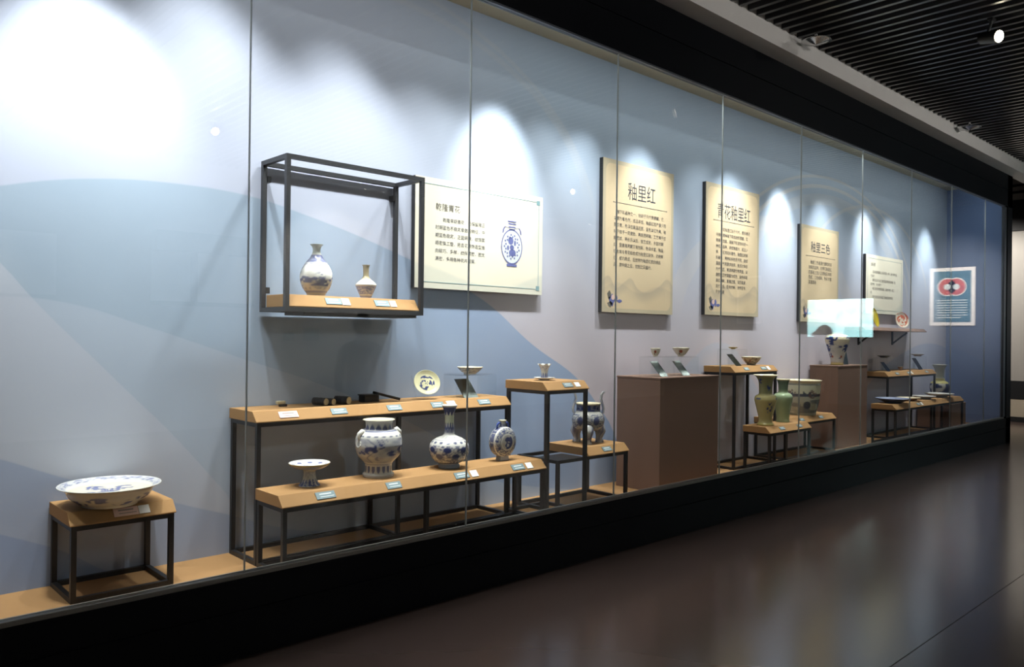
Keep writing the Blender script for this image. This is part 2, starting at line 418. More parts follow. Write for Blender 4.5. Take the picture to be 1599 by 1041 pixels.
struct(MB().box(CX0, 13.60, CW, CW+0.08, 0.24, 3.93), 'wall_back', 'mural', 'pale blue printed back wall of the glass case with hill outlines')
struct(MB().box(13.60, 13.71, 0.02, CW, 0.24, 3.93), 'wall_side', 'mural_end', 'darker blue end wall inside the glass case')
struct(MB().box(CX0-.1, CX0, -0.02, CW+.08, 0.0, 4.0), 'wall_case_left', 'room_dark', 'dark partition closing the near end of the case')

# ------------------------------------------------------------------ stands
TH, FW = 0.060, 0.052       # board thickness, run of its sloping front edge
BW = 0.024                  # width of the frame bars

def board(root, x0, x1, y0, y1, zb, th=TH, run=FW):
    poly = [(y0, zb), (y0, zb+0.006), (y0+run, zb+th), (y1, zb+th), (y1, zb)]
    o = MB().prism([(u, v) for u, v in poly][::-1], x0, x1, 'X').build('board', 'board', root, bevel=0.002)
    return o

def leg(root, x, y, z0, z1, mat='black_metal', w=BW):
    return MB().box(x-w/2, x+w/2, y-w/2, y+w/2, z0, z1).build('leg', mat, root)

def rail(root, p, q, mat='black_metal', w=BW):
    return MB().bar(p, q, w).build('rail', mat, root)

def stand(name, label, x0, x1, y0, y1, zb, legs=None, front_bottom=True, board_x=None, mids=()):
    """chamfered board on an open black frame standing on the deck of the case"""
    zf = 0.28
    r = empty(name, ((x0+x1)/2, (y0+y1)/2, zf), label, 'display stand')
    bx = board_x or (x0-0.008, x1+0.008)
    board(r, bx[0], bx[1], y0-0.008, y1+0.004, zb)
    h = BW/2
    xs = [x0+h, x1-h]; ys = [y0+h, y1-h]
    for x in xs:
        for y in ys: leg(r, x, y, zf, zb-BW)
    for x, both in mids:
        for y in (ys if both == 'both' else ([ys[0]] if both == 'front' else [ys[1]])): leg(r, x, y, zf+(BW if both != 'front' or front_bottom else 0), zb-BW)
        if both == 'both': rail(r, (x, ys[0]+h, zf+h), (x, ys[1]-h, zf+h))
    for y in ys: rail(r, (x0, y, zb-h), (x1, y, zb-h))
    for x in xs: rail(r, (x, y0+BW, zb-h), (x, y1-BW, zb-h))
    rail(r, (x0+BW, ys[1], zf+h), (x1-BW, ys[1], zf+h))
    if front_bottom: rail(r, (x0+BW, ys[0], zf+h), (x1-BW, ys[0], zf+h))
    for x in xs: rail(r, (x, y0+BW, zf+h), (x, y1-BW, zf+h))
    return r

stand('low_stand', 'small low stand with brown chamfered top under the large dish', 1.025, 1.492, 0.415, 0.775, 0.640)
stand('tall_stand', 'long tall two-frame stand holding small scholar objects behind the jar', 1.935, 3.815, 0.435, 0.770, 1.058, mids=((2.875, 'both'),))
stand('long_low_stand', 'long low stand in front carrying jar, bottle vase and moon flask', 1.935, 3.862, 0.125, 0.425, 0.645, mids=((2.865, 'front'),))
stand('narrow_tall_stand', 'narrow tall stand with a small cup and saucer on top', 3.885, 4.30, 0.130, 0.545, 1.172)
r5 = stand('censer_stand', 'low stand half covered by a board under the tripod censer', 4.105, 4.90, 0.235, 0.655, 0.660, board_x=(4.432, 4.908))
MB().box(4.13, 4.43, 0.260, 0.500, 0.640, 0.652).build('dark_panel', 'black_metal', r5)
stand('bowl_stand', 'tall stand with flared bowl beside the first brown plinth', 6.765, 7.575, 0.425, 0.765, 1.215)
stand('vase_stand', 'low stand in front holding the two celadon vases', 6.90, 7.715, 0.125, 0.405, 0.648)
stand('basin_stand', 'low stand at the back under the landscape fish basin', 7.735, 8.87, 0.395, 0.765, 0.648)
stand('far_tall_stand', 'far tall stand with small dishes on clear risers near the end wall', 10.44, 12.12, 0.430, 0.765, 1.076)
stand('far_low_stand', 'far low stand with four shallow dishes near the end wall', 9.90, 12.30, 0.125, 0.415, 0.705, mids=((11.1, 'front'),))

def plinth(name, label, x0, x1, y0, y1, z1):
    r = empty(name, ((x0+x1)/2, (y0+y1)/2, 0.28), label, 'plinth')
    MB().box(x0, x1, y0, y1, 0.28, z1-0.018).build('plinth_body', 'plinth', r, bevel=0.003)
    MB().box(x0-.003, x1+.003, y0-.003, y1+.003, z1-0.017, z1).build('plinth_top', 'plinth', r, bevel=0.004)
    return r
plinth('brown_plinth', 'large square brown plinth with two cups on clear risers', 5.285, 6.145, 0.215, 0.665, 1.220)
plinth('brown_plinth', 'brown plinth with a tall blue-painted vase, beside the fish basin', 9.0, 9.80, 0.430, 0.770, 1.244)
plinth('brown_plinth', 'low brown plinth under the far flared vase, next to the end wall', 12.36, 12.98, 0.300, 0.760, 0.640)

# wall mounted box frame shelf
ws = empty('box_frame_shelf', (2.58, 0.765, 1.67), 'grey metal box frame shelf on the wall with two vases', 'wall shelf')
X0, X1, Y0, Y1, Z0, Z1 = 2.10, 3.062, 0.452, 0.770, 1.672, 2.560
b2 = 0.026; hh = b2/2
for x in (X0+hh, X1-hh):
    for y in (Y0+hh, Y1-hh):
        MB().box(x-hh, x+hh, y-hh, y+hh, Z0, Z1).build('upright', 'shelf_metal', ws)
for z in (Z0+hh, Z1-hh):
    for y in (Y0+hh, Y1-hh): MB().box(X0+b2, X1-b2, y-hh, y+hh, z-hh, z+hh).build('cross_bar', 'shelf_metal', ws)
    for x in (X0+hh, X1-hh): MB().box(x-hh, x+hh, Y0+b2, Y1-b2, z-hh, z+hh).build('side_bar', 'shelf_metal', ws)
board(ws, X0+b2+.002, X1-b2-.002, Y0+.008, Y1-.03, 1.700, 0.072, 0.05)
MB().box(X0+.14, X1-b2, Y0+.04, Y1-.04, 1.655, 1.672).build('under_plate', 'black_metal', ws)
for x, z in ((X0+b2+.012, 2.455), (X0+b2+.012, 1.80), (X1-b2-.012, 2.455)):
    MB().box(x-.011, x+.011, Y1-.03, Y1+.014, z-.018, z+.018).build('wall_fixing', 'black_metal', ws)

# plain shelf on brackets near the far end
fs = empty('bracket_shelf', (11.0, 0.785, 1.66), 'thin brown bracket shelf with plates near the far end', 'wall shelf')
MB().prism([(0.52, 1.665), (0.52, 1.672), (0.56, 1.710), (0.785, 1.710), (0.785, 1.665)][::-1], 9.95, 12.02, 'X').build('shelf_board', 'plinth', fs)
for x in (10.35, 11.45):
    MB().box(x-.012, x+.012, 0.765, 0.785, 1.48, 1.665).build('bracket', 'black_metal', fs)
    MB().bar((x, 0.77, 1.50), (x, 0.58, 1.652), 0.02).build('bracket_arm', 'black_metal', fs)

# ------------------------------------------------------------------ porcelain: turned shapes with painted decoration
WHITE = np.array([.74, .72, .64]); CREAM = np.array([.76, .68, .46]); BLUE = np.array([.035, .06, .22]); PALEB = np.array([.28, .36, .55])
INKB = np.array([.02, .028, .09]); OCHRE = np.array([.55, .40, .14]); CELADON = np.array([.30, .38, .22]); YELLO = np.array([.52, .45, .19]); RUST = np.array([.35, .08, .03])

def vnoise(th, z, ft, fz, seed):
    """value noise, periodic in th (0..1)"""
    rng = np.random.RandomState(seed); nz = int(fz)+3
    g = rng.rand(ft, nz)
    a = (th % 1.0)*ft; b = np.clip(z, 0, 1)*fz
    i = np.floor(a).astype(int); j = np.floor(b).astype(int); u = a-i; v = b-j
    u = u*u*(3-2*u); v = v*v*(3-2*v)
    i0 = i % ft; i1 = (i+1) % ft
    return (g[i0, j]*(1-u)+g[i1, j]*u)*(1-v)+(g[i0, j+1]*(1-u)+g[i1, j+1]*u)*v

def sst(x, a, b):
    t = np.clip((x-a)/(b-a), 0, 1); return t*t*(3-2*t)

def mixc(k, a, b):
    k = np.clip(k, 0, 1)[..., None]; return a*(1-k)+b*k

def rng_mask(z, a, b, s=.006): return sst(z, a-s, a+s)*(1-sst(z, b-s, b+s))

def scroll(th, z, n, fz, seed, dens=.5):
    """leafy scroll: winding stems plus scattered leaves"""
    a = vnoise(th, z, n, fz, seed); b = vnoise(th, z, n*2, fz*2, seed+1)
    stem = 1-sst(np.abs(a-.5), .03, .10)
    leaf = sst(b, .62-.2*(dens-.5), .76-.2*(dens-.5))
    return np.clip(np.maximum(stem*.8, leaf), 0, 1)

def petals(th, z, n, z0, z1, upw=True):
    """row of lappets between z0 and z1"""
    t = np.abs(((th*n) % 1.0)-.5)*2
    h = (z-z0)/(z1-z0)
    if not upw: h = 1-h
    edge = 1-t**2
    return ((h > 0) & (h < 1))*(1-sst(h, edge*.92-.08, edge*.92+.04))

def blobs(th, z, n, zc, rt, rz, off=0.0):
    t = (((th*n+off) % 1.0)-.5)/n
    d = (t/rt)**2+((z-zc)/rz)**2
    return 1-sst(d, .7, 1.15)

def cr(ctrl, m):
    """Catmull-Rom sampling of (r,z) control points by arc length"""
    P = np.array(ctrl, float)
    P = np.vstack([2*P[0]-P[1], P, 2*P[-1]-P[-2]])
    out = []
    for i in range(1, len(P)-2):
        p0, p1, p2, p3 = P[i-1:i+3]
        for t in np.linspace(0, 1, 24, endpoint=False):
            out.append(.5*((2*p1)+(-p0+p2)*t+(2*p0-5*p1+4*p2-p3)*t*t+(-p0+3*p1-3*p2+p3)*t**3))
    out.append(P[-2]); out = np.array(out)
    s = np.r_[0, np.cumsum(np.hypot(*np.diff(out, axis=0).T))]
    q = np.linspace(0, s[-1], m)
    r = np.stack([np.interp(q, s, out[:, 0]), np.interp(q, s, out[:, 1])], 1)
    r[:, 0] = np.maximum(r[:, 0], 0.0004)
    return r

def lathe(name, outer, inner, paint, loc, parent=None, n=96, m=84, m2=28, scale=1.0, warp=None, rot=None, mat='porcelain'):
    """outer: (r,z) from foot to lip; inner: (r,z) from lip down to the well"""
    A = cr(outer, m); Bq = cr(inner, m2)
    pr = np.vstack([A, Bq])*scale
    M = len(pr)
    H = max(p[1] for p in outer)*scale; R = max(p[0] for p in outer)*scale
    th = np.arange(n)/n
    T, _ = np.meshgrid(th, np.arange(M)); T = T
    RR = np.repeat(pr[:, :1], n, 1); ZZ = np.repeat(pr[:, 1:], n, 1)
    if warp is not None: RR, ZZ = warp(T, RR, ZZ)
    V = np.stack([RR*np.cos(2*np.pi*T), RR*np.sin(2*np.pi*T), ZZ], -1).reshape(-1, 3)
    ins = np.zeros((M, n), bool); ins[m:] = True
    colr = paint(T, ZZ/H, RR/R, ins)
    i = np.arange(M-1)[:, None]*n; k = np.arange(n)[None]; k1 = (k+1) % n
    F = np.stack([i+k, i+k1, i+n+k1, i+n+k], -1).reshape(-1, 4)
    me = bpy.data.meshes.new(name)
    faces = F.tolist(); faces.append(list(range(n))[::-1]); faces.append(list(range((M-1)*n, M*n)))
    me.from_pydata(V.tolist(), [], faces); me.update()
    at = me.color_attributes.new('Col', 'FLOAT_COLOR', 'POINT')
    rgba = np.ones((V.shape[0], 4), np.float32); rgba[:, :3] = colr.reshape(-1, 3)
    at.data.foreach_set('color', rgba.ravel())
    me.polygons.foreach_set('use_smooth', [True]*len(me.polygons))
    me.materials.append(MATS[mat])
    o = bpy.data.objects.new(name, me); COL.objects.link(o)
    if parent: o.parent = parent
    o.location = loc
    if rot: o.rotation_euler = rot
    return o

def paint_obj(o, fn):
    """per-vertex paint for non-turned porcelain pieces; fn gets local coordinates"""
    me = o.data; n = len(me.vertices); co = np.empty(n*3, np.float32); me.vertices.foreach_get('co', co); co = co.reshape(-1, 3)
    at = me.color_attributes.new('Col', 'FLOAT_COLOR', 'POINT')
    rgba = np.ones((n, 4), np.float32); rgba[:, :3] = fn(co); at.data.foreach_set('color', rgba.ravel())
    return o

def const(c): return lambda co: np.repeat(np.array(c)[None], len(co), 0)

# ---- large dish on the low stand
def p_dish(th, z, r, ins):
    k = np.zeros_like(th)
    k = np.where(ins, .8*scroll(th, r, 40, 20, 3, .5)*rng_mask(r, .84, .97)*.6+.25*rng_mask(r, .82, .985), 0)
    fl = np.zeros_like(th)
    for a, rr, s in ((.10, .45, 5), (.30, .5, 6), (.52, .38, 7), (.70, .52, 8), (.86, .42, 9), (.2, .14, 10), (.6, .16, 11)):
        d = np.hypot(r*np.cos(2*np.pi*th)-rr*np.cos(2*np.pi*a), r*np.sin(2*np.pi*th)-rr*np.sin(2*np.pi*a))
        fl = np.maximum(fl, (1-sst(d, .16, .24))*sst(vnoise(th, r, 44, 16, s), .36, .48))
    k = np.where(ins, np.maximum(k, fl), k)
    ko = np.zeros_like(th)
    for n_, zc, of in ((5, .5, .2), (5, .32, .7)): ko = np.maximum(ko, blobs(th, z, n_, zc, .05, .16, of)*sst(vnoise(th, z, 50, 10, 12), .4, .55))
    k = np.where(ins, k, ko*.8)
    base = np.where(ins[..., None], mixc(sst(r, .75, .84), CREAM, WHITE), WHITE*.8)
    return mixc(k, base, BLUE*1.1)
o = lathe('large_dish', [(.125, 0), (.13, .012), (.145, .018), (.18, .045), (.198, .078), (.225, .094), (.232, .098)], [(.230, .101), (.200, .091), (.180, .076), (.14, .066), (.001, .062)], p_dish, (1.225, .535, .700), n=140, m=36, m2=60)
tag(o, 'large shallow blue-and-white dish with cream well on the low stand', 'dish')

# ---- pear vase and small vase on the wall shelf
def p_pear(th, z, r, ins):
    hill = .30+.10*vnoise(th, z*0+.3, 9, 3, 21)+.04*vnoise(th, z*0+.6, 26, 3, 22)
    land = (1-sst(z, hill-.02, hill+.01))*sst(z, .17, .20)*sst(vnoise(th, z, 30, 26, 23), .25, .6)
    trees = sst(vnoise(th, z, 7, 4, 24), .55, .7)*rng_mask(z, .24, .60)*sst(vnoise(th, z, 50, 40, 25), .42, .58)
    k = np.maximum(land*.85, trees*.7)
    k = np.maximum(k, rng_mask(z, .645, .80, .01)*(.75+.25*vnoise(th, z, 20, 20, 26)))
    k = np.maximum(k, .55*rng_mask(z, .60, .645)*(vnoise(th, z, 40, 40, 27) > .45))
    k = np.maximum(k, .6*rng_mask(z, .06, .10)); k = np.maximum(k, .4*rng_mask(z, .115, .165)*(vnoise(th, z, 60, 30, 28) > .5))
    base = mixc(1-sst(z, .3, .34), WHITE*1.06, np.array([.62, .56, .42]))
    base = mixc(sst(z, .80, .83), base, np.array([.50, .54, .46]))
    return mixc(k, base, BLUE*.9)
o = lathe('pear_vase', [(.052, 0), (.055, .012), (.06, .02), (.083, .055), (.096, .105), (.09, .15), (.066, .195), (.04, .228), (.026, .255), (.022, .275), (.027, .295), (.039, .308)], [(.037, .309), (.022, .29), (.018, .26), (.001, .24)], p_pear, (2.375, .60, 1.7720))
tag(o, 'pear-shaped vase with flared lip and painted landscape on the wall shelf', 'vase')

def p_small(th, z, r, ins):
    k = rng_mask(z, .12, .36)*(.35+.4*(vnoise(th, z, 40, 50, 31) > .5))
    k = np.maximum(k, .7*rng_mask(z, .335, .36)); k = np.maximum(k, .7*rng_mask(z, .165, .175)); k = np.maximum(k, .5*rng_mask(z, 0, .08))
    base = mixc(sst(z, .54, .6), WHITE, np.array([.42, .35, .20]))
    return mixc(k, base, BLUE*1.8)
o = lathe('small_vase', [(.032, 0), (.034, .01), (.048, .04), (.063, .075), (.065, .088), (.05, .105), (.03, .122), (.019, .14), (.0185, .18), (.02, .2), (.025, .21)], [(.022, .211), (.015, .2), (.001, .18)], p_small, (2.722, .60, 1.7720))
tag(o, 'small slender-necked vase with banded body on the wall shelf', 'vase')

# ---- stem dish
def p_stem(th, z, r, ins):
    k = np.where(ins, np.maximum(blobs(th, r, 9, .78, .03, .10)*.85, blobs(th, r, 5, .4, .06, .14, .3)*.7), 0)
    ko = .9*petals(th, z, 14, .04, .38)*(vnoise(th, z, 40, 30, 33) > .35)+.3*scroll(th, z, 18, 12, 34)*rng_mask(z, .38, .66)
    ko = np.maximum(ko, .5*rng_mask(z, .8, .93))
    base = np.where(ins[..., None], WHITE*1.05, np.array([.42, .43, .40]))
    base = np.where((~ins & (z > .93))[..., None], OCHRE*.7, base)
    return mixc(np.where(ins, k, ko), base, BLUE)
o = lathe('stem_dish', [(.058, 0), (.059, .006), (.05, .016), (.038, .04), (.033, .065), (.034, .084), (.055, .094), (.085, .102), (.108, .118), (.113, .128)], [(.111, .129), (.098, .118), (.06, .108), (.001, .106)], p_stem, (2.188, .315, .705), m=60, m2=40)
tag(o, 'blue-and-white stem dish on a flared foot at the left of the long low stand', 'dish')

# ---- jar with animal-mask handles
def p_jar(th, z, r, ins):
    k = .85*petals(th, z, 13, .825, .955)*(.5+.5*petals(th, z, 13, .84, .92))
    k = np.maximum(k, .8*rng_mask(z, .805, .825))
    k = np.maximum(k, blobs(th, z, 18, .735, .018, .012)*.7)
    waves = np.abs(np.sin(2*np.pi*(th*7+1.2*vnoise(th, z, 8, 6, 41)+z*3)))
    body = rng_mask(z, .27, .70)
    k = np.maximum(k, body*(.55*vnoise(th, z, 18, 22, 42)+.45*(1-sst(waves, .1, .45))*(vnoise(th, z, 10, 8, 40) > .45)))
    drag = np.maximum(blobs(th, z, 4, .50, .055, .07, .1), blobs(th, z, 4, .44, .05, .05, .45))
    drag = np.maximum(drag, blobs(th, z, 4, .57, .04, .05, .85))
    k = np.maximum(k, drag*sst(vnoise(th, z, 40, 34, 43), .22, .5)*.95)
    k = np.maximum(k, .8*petals(th, z, 16, .07, .20, False)*(np.abs(((th*16) % 1)-.5) < .28))
    k = np.maximum(k, .5*rng_mask(z, .225, .245)); k = np.maximum(k, .25*rng_mask(z, .02, .05))
    base = np.where(ins[..., None], CREAM*1.05, mixc(sst(z, .3, .75), WHITE*.72, WHITE*.95))  # lower half of the glaze painted darker, the shade under top light
    return mixc(np.where(ins, 0, k), base, BLUE*.8)
JL = (2.648, .325, .705)
jr = empty('handled_jar', JL, 'large blue-and-white jar with mask handles and wide neck, on the long low stand', 'jar')
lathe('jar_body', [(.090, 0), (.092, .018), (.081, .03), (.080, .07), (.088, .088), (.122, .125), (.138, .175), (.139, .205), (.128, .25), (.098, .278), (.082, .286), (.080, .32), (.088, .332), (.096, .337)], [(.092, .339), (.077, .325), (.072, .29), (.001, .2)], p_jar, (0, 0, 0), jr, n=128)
for s in (-1, 1):
    a = math.radians(180 if s < 0 else 352)
    d = Vector((math.cos(a), math.sin(a), 0)); c = Vector(JL)
    c = c-d*.012; mb = MB().tube([c+d*.105+Vector((0, 0, .262)), c+d*.13+Vector((0, 0, .272)), c+d*.148+Vector((0, 0, .258)), c+d*.15+Vector((0, 0, .238)), c+d*.138+Vector((0, 0, .222))], [.014, .017, .014, .010, .008], 12)
    q = mb.build('mask_handle', 'porcelain', jr, smooth=True); paint_obj(q, const(WHITE))
    t = Vector((-d.y, d.x, 0))
    ring = [c+d*(.148-.004*math.sin(x))+t*(.020*math.cos(x))+Vector((0, 0, .222-.02+.02*math.sin(x))) for x in np.linspace(0, 2*math.pi, 17)]
    q2_ = MB().tube(ring, .0045, 8).build('ring', 'porcelain', q, smooth=True); paint_obj(q2_, const(WHITE*.9))

# ---- long-necked bottle vase
def p_bottle(th, z, r, ins):
    k = .95*rng_mask(z, .90, .975); k = np.maximum(k, .95*petals(th, z, 9, .83, .905, False))
    k = np.maximum(k, .9*petals(th, z, 11, .62, .745)); k = np.maximum(k, rng_mask(z, .56, .655)*(.6+.4*vnoise(th, z, 22, 24, 51)))
    k = np.maximum(k, .35*rng_mask(z, .48, .515)*scroll(th, z, 30, 40, 52)); k = np.maximum(k, .6*rng_mask(z, .455, .463)); k = np.maximum(k, .5*rng_mask(z, .535, .545))
    k = np.maximum(k, blobs(th, z, 15, .425, .018, .017)*.85)
    k = np.maximum(k, rng_mask(z, .10, .385)*scroll(th, z, 36, 34, 53, .9)*.85)
    fl = np.maximum(blobs(th, z, 7, .315, .036, .048, .1), blobs(th, z, 7, .21, .036, .048, .6))
    k = np.maximum(k, fl*.97); k = np.maximum(k, .8*rng_mask(z, .085, .105))
    base = mixc(rng_mask(z, .70, .86), WHITE*.82, np.array([.50, .52, .38]))
    base = mixc(1-sst(z, .07, .09), base, np.array([.22, .27, .34]))
    base = np.where((z > .978)[..., None] | ins[..., None], WHITE*1.05, base)
    return mixc(k, base, BLUE*.62)
o = lathe('bottle_vase', [(.068, 0), (.069, .018), (.064, .03), (.09, .045), (.118, .08), (.127, .12), (.12, .155), (.09, .185), (.05, .203), (.034, .215), (.030, .25), (.0285, .31), (.033, .35), (.044, .385), (.050, .398)], [(.047, .400), (.032, .38), (.024, .34), (.001, .32)], p_bottle, (3.160, .295, .705), n=128)
tag(o, 'long-necked blue-and-white bottle vase with globular body on the long low stand', 'vase')

# ---- moon flask
FL = (3.622, .295, .705)
mf = empty('moon_flask', FL, 'flat round blue-and-white moon flask with two small handles', 'flask')
def p_moon(th, z, r, ins):
    # turned about its own axis: z runs through the thickness, r is the distance from the middle of the face
    k = scroll(th, r, 26, 12, 61, .95)*rng_mask(r, .56, .94)*.9
    k = np.maximum(k, (r < .46)*sst(vnoise(th, r, 9, 5, 62), .45, .55)*.95); k = np.maximum(k, blobs(th, r, 1, .18, .2, .16, .25)*.9)
    base = mixc(rng_mask(r, .47, .55)+rng_mask(r, .93, .985), WHITE*.62, WHITE*.85)
    side = (r > .985)
    k = np.where(side, .8*(vnoise(th, z, 60, 8, 63) > .42), k)
    return mixc(k, base, BLUE*.7)
lathe('flask_body', [(.001, 0), (.05, .001), (.085, .010), (.100, .026), (.103, .045)], [(.103, .055), (.100, .074), (.085, .090), (.05, .099), (.001, .100)], lambda a, b, c, d: p_moon(a, b, c, d), (0, .05, .128), mf, n=110, m=44, m2=44, rot=(math.pi/2, 0, 0))
def p_neck(th, z, r, ins):
    k = .8*rng_mask(z, .15, .55)*(.6+.4*(vnoise(th, z, 16, 12, 64) > .4)); k = np.maximum(k, .7*rng_mask(z, .62, .8)*(vnoise(th, z, 20, 12, 65) > .4))
    return mixc(k, np.where((z > .85)[..., None], CREAM, WHITE*.8), BLUE)
lathe('neck', [(.024, 0), (.020, .02), (.020, .042), (.023, .05), (.026, .054)], [(.023, .055), (.016, .04), (.001, .03)], p_neck, (0, 0, .218), mf, n=48, m=30, m2=12)
for s in (-1, 1):
    c = Vector(FL)
    q = MB().tube([c+Vector((s*.02, 0, .252)), c+Vector((s*.034, 0, .256)), c+Vector((s*.047, 0, .248)), c+Vector((s*.052, 0, .228)), c+Vector((s*.050, 0, .205))], [.006, .007, .007, .0065, .006], 10).build('handle', 'porcelain', mf, smooth=True)
    paint_obj(q, const(BLUE*1.2))
q = MB().prism([(-.042, 0), (.042, 0), (.036, .036), (-.036, .036)], -.024, .024, 'Y'); q.v = [(x+FL[0], y+FL[1], z+FL[2]) for x, y, z in q.v]
paint_obj(q.build('foot', 'porcelain', mf, bevel=.004), const(np.array([.36, .38, .42])))

# ---- small cup on a saucer
def p_sauc(th, z, r, ins): return mixc(np.where(ins, .4*scroll(th, r, 20, 10, 71), .3*rng_mask(z, .3, .6)), WHITE*.9, BLUE)
o = lathe('saucer', [(.035, 0), (.036, .006), (.06, .012), (.079, .020)], [(.077, .0215), (.05, .014), (.001, .012)], p_sauc, (4.055, .33, 1.232), n=64, m=24, m2=24)
tag(o, 'small blue-rimmed saucer under the little cup on the narrow stand', 'saucer')
def p_cup(th, z, r, ins):
    k = .8*petals(th, z, 8, .05, .45)+.5*scroll(th, z, 16, 10, 72)*rng_mask(z, .5, .9)
    return mixc(np.where(ins, .1, k), WHITE*.7, BLUE)
def lobes(T, R, Z):
    e = np.clip(Z/.1, 0, 1)**2; c = np.cos(2*np.pi*T*6); return R*(1+.10*e*c), Z+.006*e*c
o = lathe('lobed_cup', [(.026, 0), (.027, .008), (.024, .018), (.024, .045), (.032, .075), (.047, .100)], [(.044, .1005), (.029, .076), (.02, .05), (.001, .03)], p_cup, (4.055, .33, 1.2465), n=72, m=50, m2=24, warp=lobes)
tag(o, 'small blue-and-white beaker with lobed rim standing in a saucer', 'cup')

# ---- tripod censer with tall ears
CE_ = (4.665, .445, .720)
ct = empty('tripod_censer', CE_, 'blue-and-white tripod censer with two tall upright ears', 'censer')
def p_cens(th, z, r, ins):
    k = rng_mask(z, .72, .95)*(.75+.25*(vnoise(th, z, 30, 20, 81) > .5)); k = np.maximum(k, rng_mask(z, .06, .62)*scroll(th, z, 30, 20, 82, .6)*.8)
    k = np.maximum(k, blobs(th, z, 6, .38, .035, .16, .3)*.9); k = np.maximum(k, .5*rng_mask(z, 0, .10)); 
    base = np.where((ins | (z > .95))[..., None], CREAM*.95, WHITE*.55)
    return mixc(np.where(ins, 0, k), base, BLUE*.5)
lathe('censer_body', [(.02, 0), (.085, .004), (.115, .035), (.127, .078), (.12, .115), (.10, .142), (.093, .155), (.093, .195), (.100, .212)], [(.096, .214), (.086, .195), (.085, .16), (.001, .10)], p_cens, (0, 0, .098), ct, n=110)
pc = lambda co: mixc(sst(np.sin(co[:, 2]*190)*np.cos(co[:, 0]*150+co[:, 1]*130), -.2, .4)*.85, WHITE*.62, BLUE*.8)
for a in (221, 341, 101):
    d = Vector((math.cos(math.radians(a)), math.sin(math.radians(a)), 0)); c = Vector(CE_)
    q = MB().tube([c+d*.075+Vector((0, 0, .15)), c+d*.10+Vector((0, 0, .118)), c+d*.112+Vector((0, 0, .085)), c+d*.103+Vector((0, 0, .05)), c+d*.097+Vector((0, 0, .026)), c+d*.102+Vector((0, 0, .012)), c+d*.102+Vector((0, 0, .0015))], [.032, .045, .043, .030, .026, .033, .037], 16).build('leg', 'porcelain', ct, smooth=True)
    paint_obj(q, pc)
for s in (-1, 1):
    c = Vector(CE_)
    prof = [(.096, .215), (.122, .235), (.128, .27), (.116, .31), (.106, .345), (.112, .38), (.132, .400)]
    outl = [(s*x, z) for x, z in prof]+[(s*(x-.016), z+.006*(1 if i > 5 else 0)) for i, (x, z) in reversed(list(enumerate(prof)))]
    if s > 0: outl = outl[::-1]
    mb = MB().prism(outl, -.026, .026, 'Y'); mb.v = [(x+c.x, y+c.y, z+c.z) for x, y, z in mb.v]
    q = mb.build('ear', 'porcelain', ct, bevel=.003); q.rotation_euler = (0, 0, math.radians(-42))
    paint_obj(q, pc)

# ---- clear risers, sloping mirrors
def riser(x0, x1, y0, y1, z0, z1, label):
    t = .006
    r = empty('clear_riser', ((x0+x1)/2, (y0+y1)/2, z0), label, 'riser')
    MB().box(x0, x1, y0, y1, z1-t, z1).build('top_plate', 'acrylic', r)
    for a in (x0, x1-t): MB().box(a, a+t, y0, y1, z0, z1-t-.0005).build('side_plate', 'acrylic', r)
    return r
def mirror(x0, x1, y0, z0, run, h, label):
    r = empty('slanted_mirror', ((x0+x1)/2, y0, z0), label, 'mirror')
    poly = [(y0, z0), (y0+.008, z0), (y0+run+.008, z0+h), (y0+run, z0+h)]
    MB().prism(poly[::-1], x0, x1, 'X').build('mirror_plate', 'mirror', r)
    MB().prism([(y0+run*.85+.010, z0), (y0+run*.85+.016, z0), (y0+run*.85+.016, z0+h*.80), (y0+run*.85+.010, z0+h*.80)][::-1], x0+.01, x1-.01, 'X').build('mirror_prop', 'acrylic', r)
    return r
riser(5.37, 5.60, .30, .50, 1.220, 1.388, 'clear acrylic riser under the small cup on the brown plinth')
riser(5.70, 5.96, .30, .50, 1.220, 1.386, 'clear acrylic riser under the wider bowl on the brown plinth')
mirror(5.435, 5.535, .315, 1.220, .115, .125, 'slanted mirror below the small red-spotted cup')
mirror(5.755, 5.86, .315, 1.220, .115, .125, 'slanted mirror below the red-spotted bowl')
riser(3.43, 3.745, .50, .70, 1.118, 1.278, 'clear acrylic riser under the raised dish on the tall stand')
mirror(3.475, 3.60, .525, 1.118, .11, .125, 'slanted mirror below the raised dish on the tall stand')
riser(6.86, 7.12, .50, .68, 1.275, 1.442, 'clear acrylic riser under the tiny brown saucer')
mirror(6.955, 7.05, .52, 1.275, .11, .115, 'slanted mirror below the tiny brown saucer')

def p_spot(seed, col=RUST):
    def f(th, z, r, ins):
        k = np.where(ins, 0, blobs(th, z, 4, .58, .045, .2, .12)); g = np.where(ins, 0, blobs(th, z, 4, .3, .03, .12, .3))
        c = mixc(k, np.where(ins[..., None], CREAM, WHITE*np.array([.95, .9, .8])), col)
        return mixc(g*.8, c, np.array([.22, .17, .12]))
    return f
o = lathe('small_cup', [(.018, 0), (.019, .008), (.026, .016), (.037, .042), (.042, .068)], [(.040, .069), (.034, .042), (.001, .014)], p_spot(1), (5.465, .40, 1.388), n=56, m=36, m2=20)
tag(o, 'small cream cup with red spots on a clear riser', 'cup')
o = lathe('footed_bowl', [(.027, 0), (.028, .01), (.042, .02), (.06, .045), (.077, .074)], [(.075, .075), (.055, .043), (.001, .014)], p_spot(2), (5.835, .40, 1.386), n=64, m=36, m2=20)
tag(o, 'cream bowl with red and green spots on a clear riser', 'bowl')

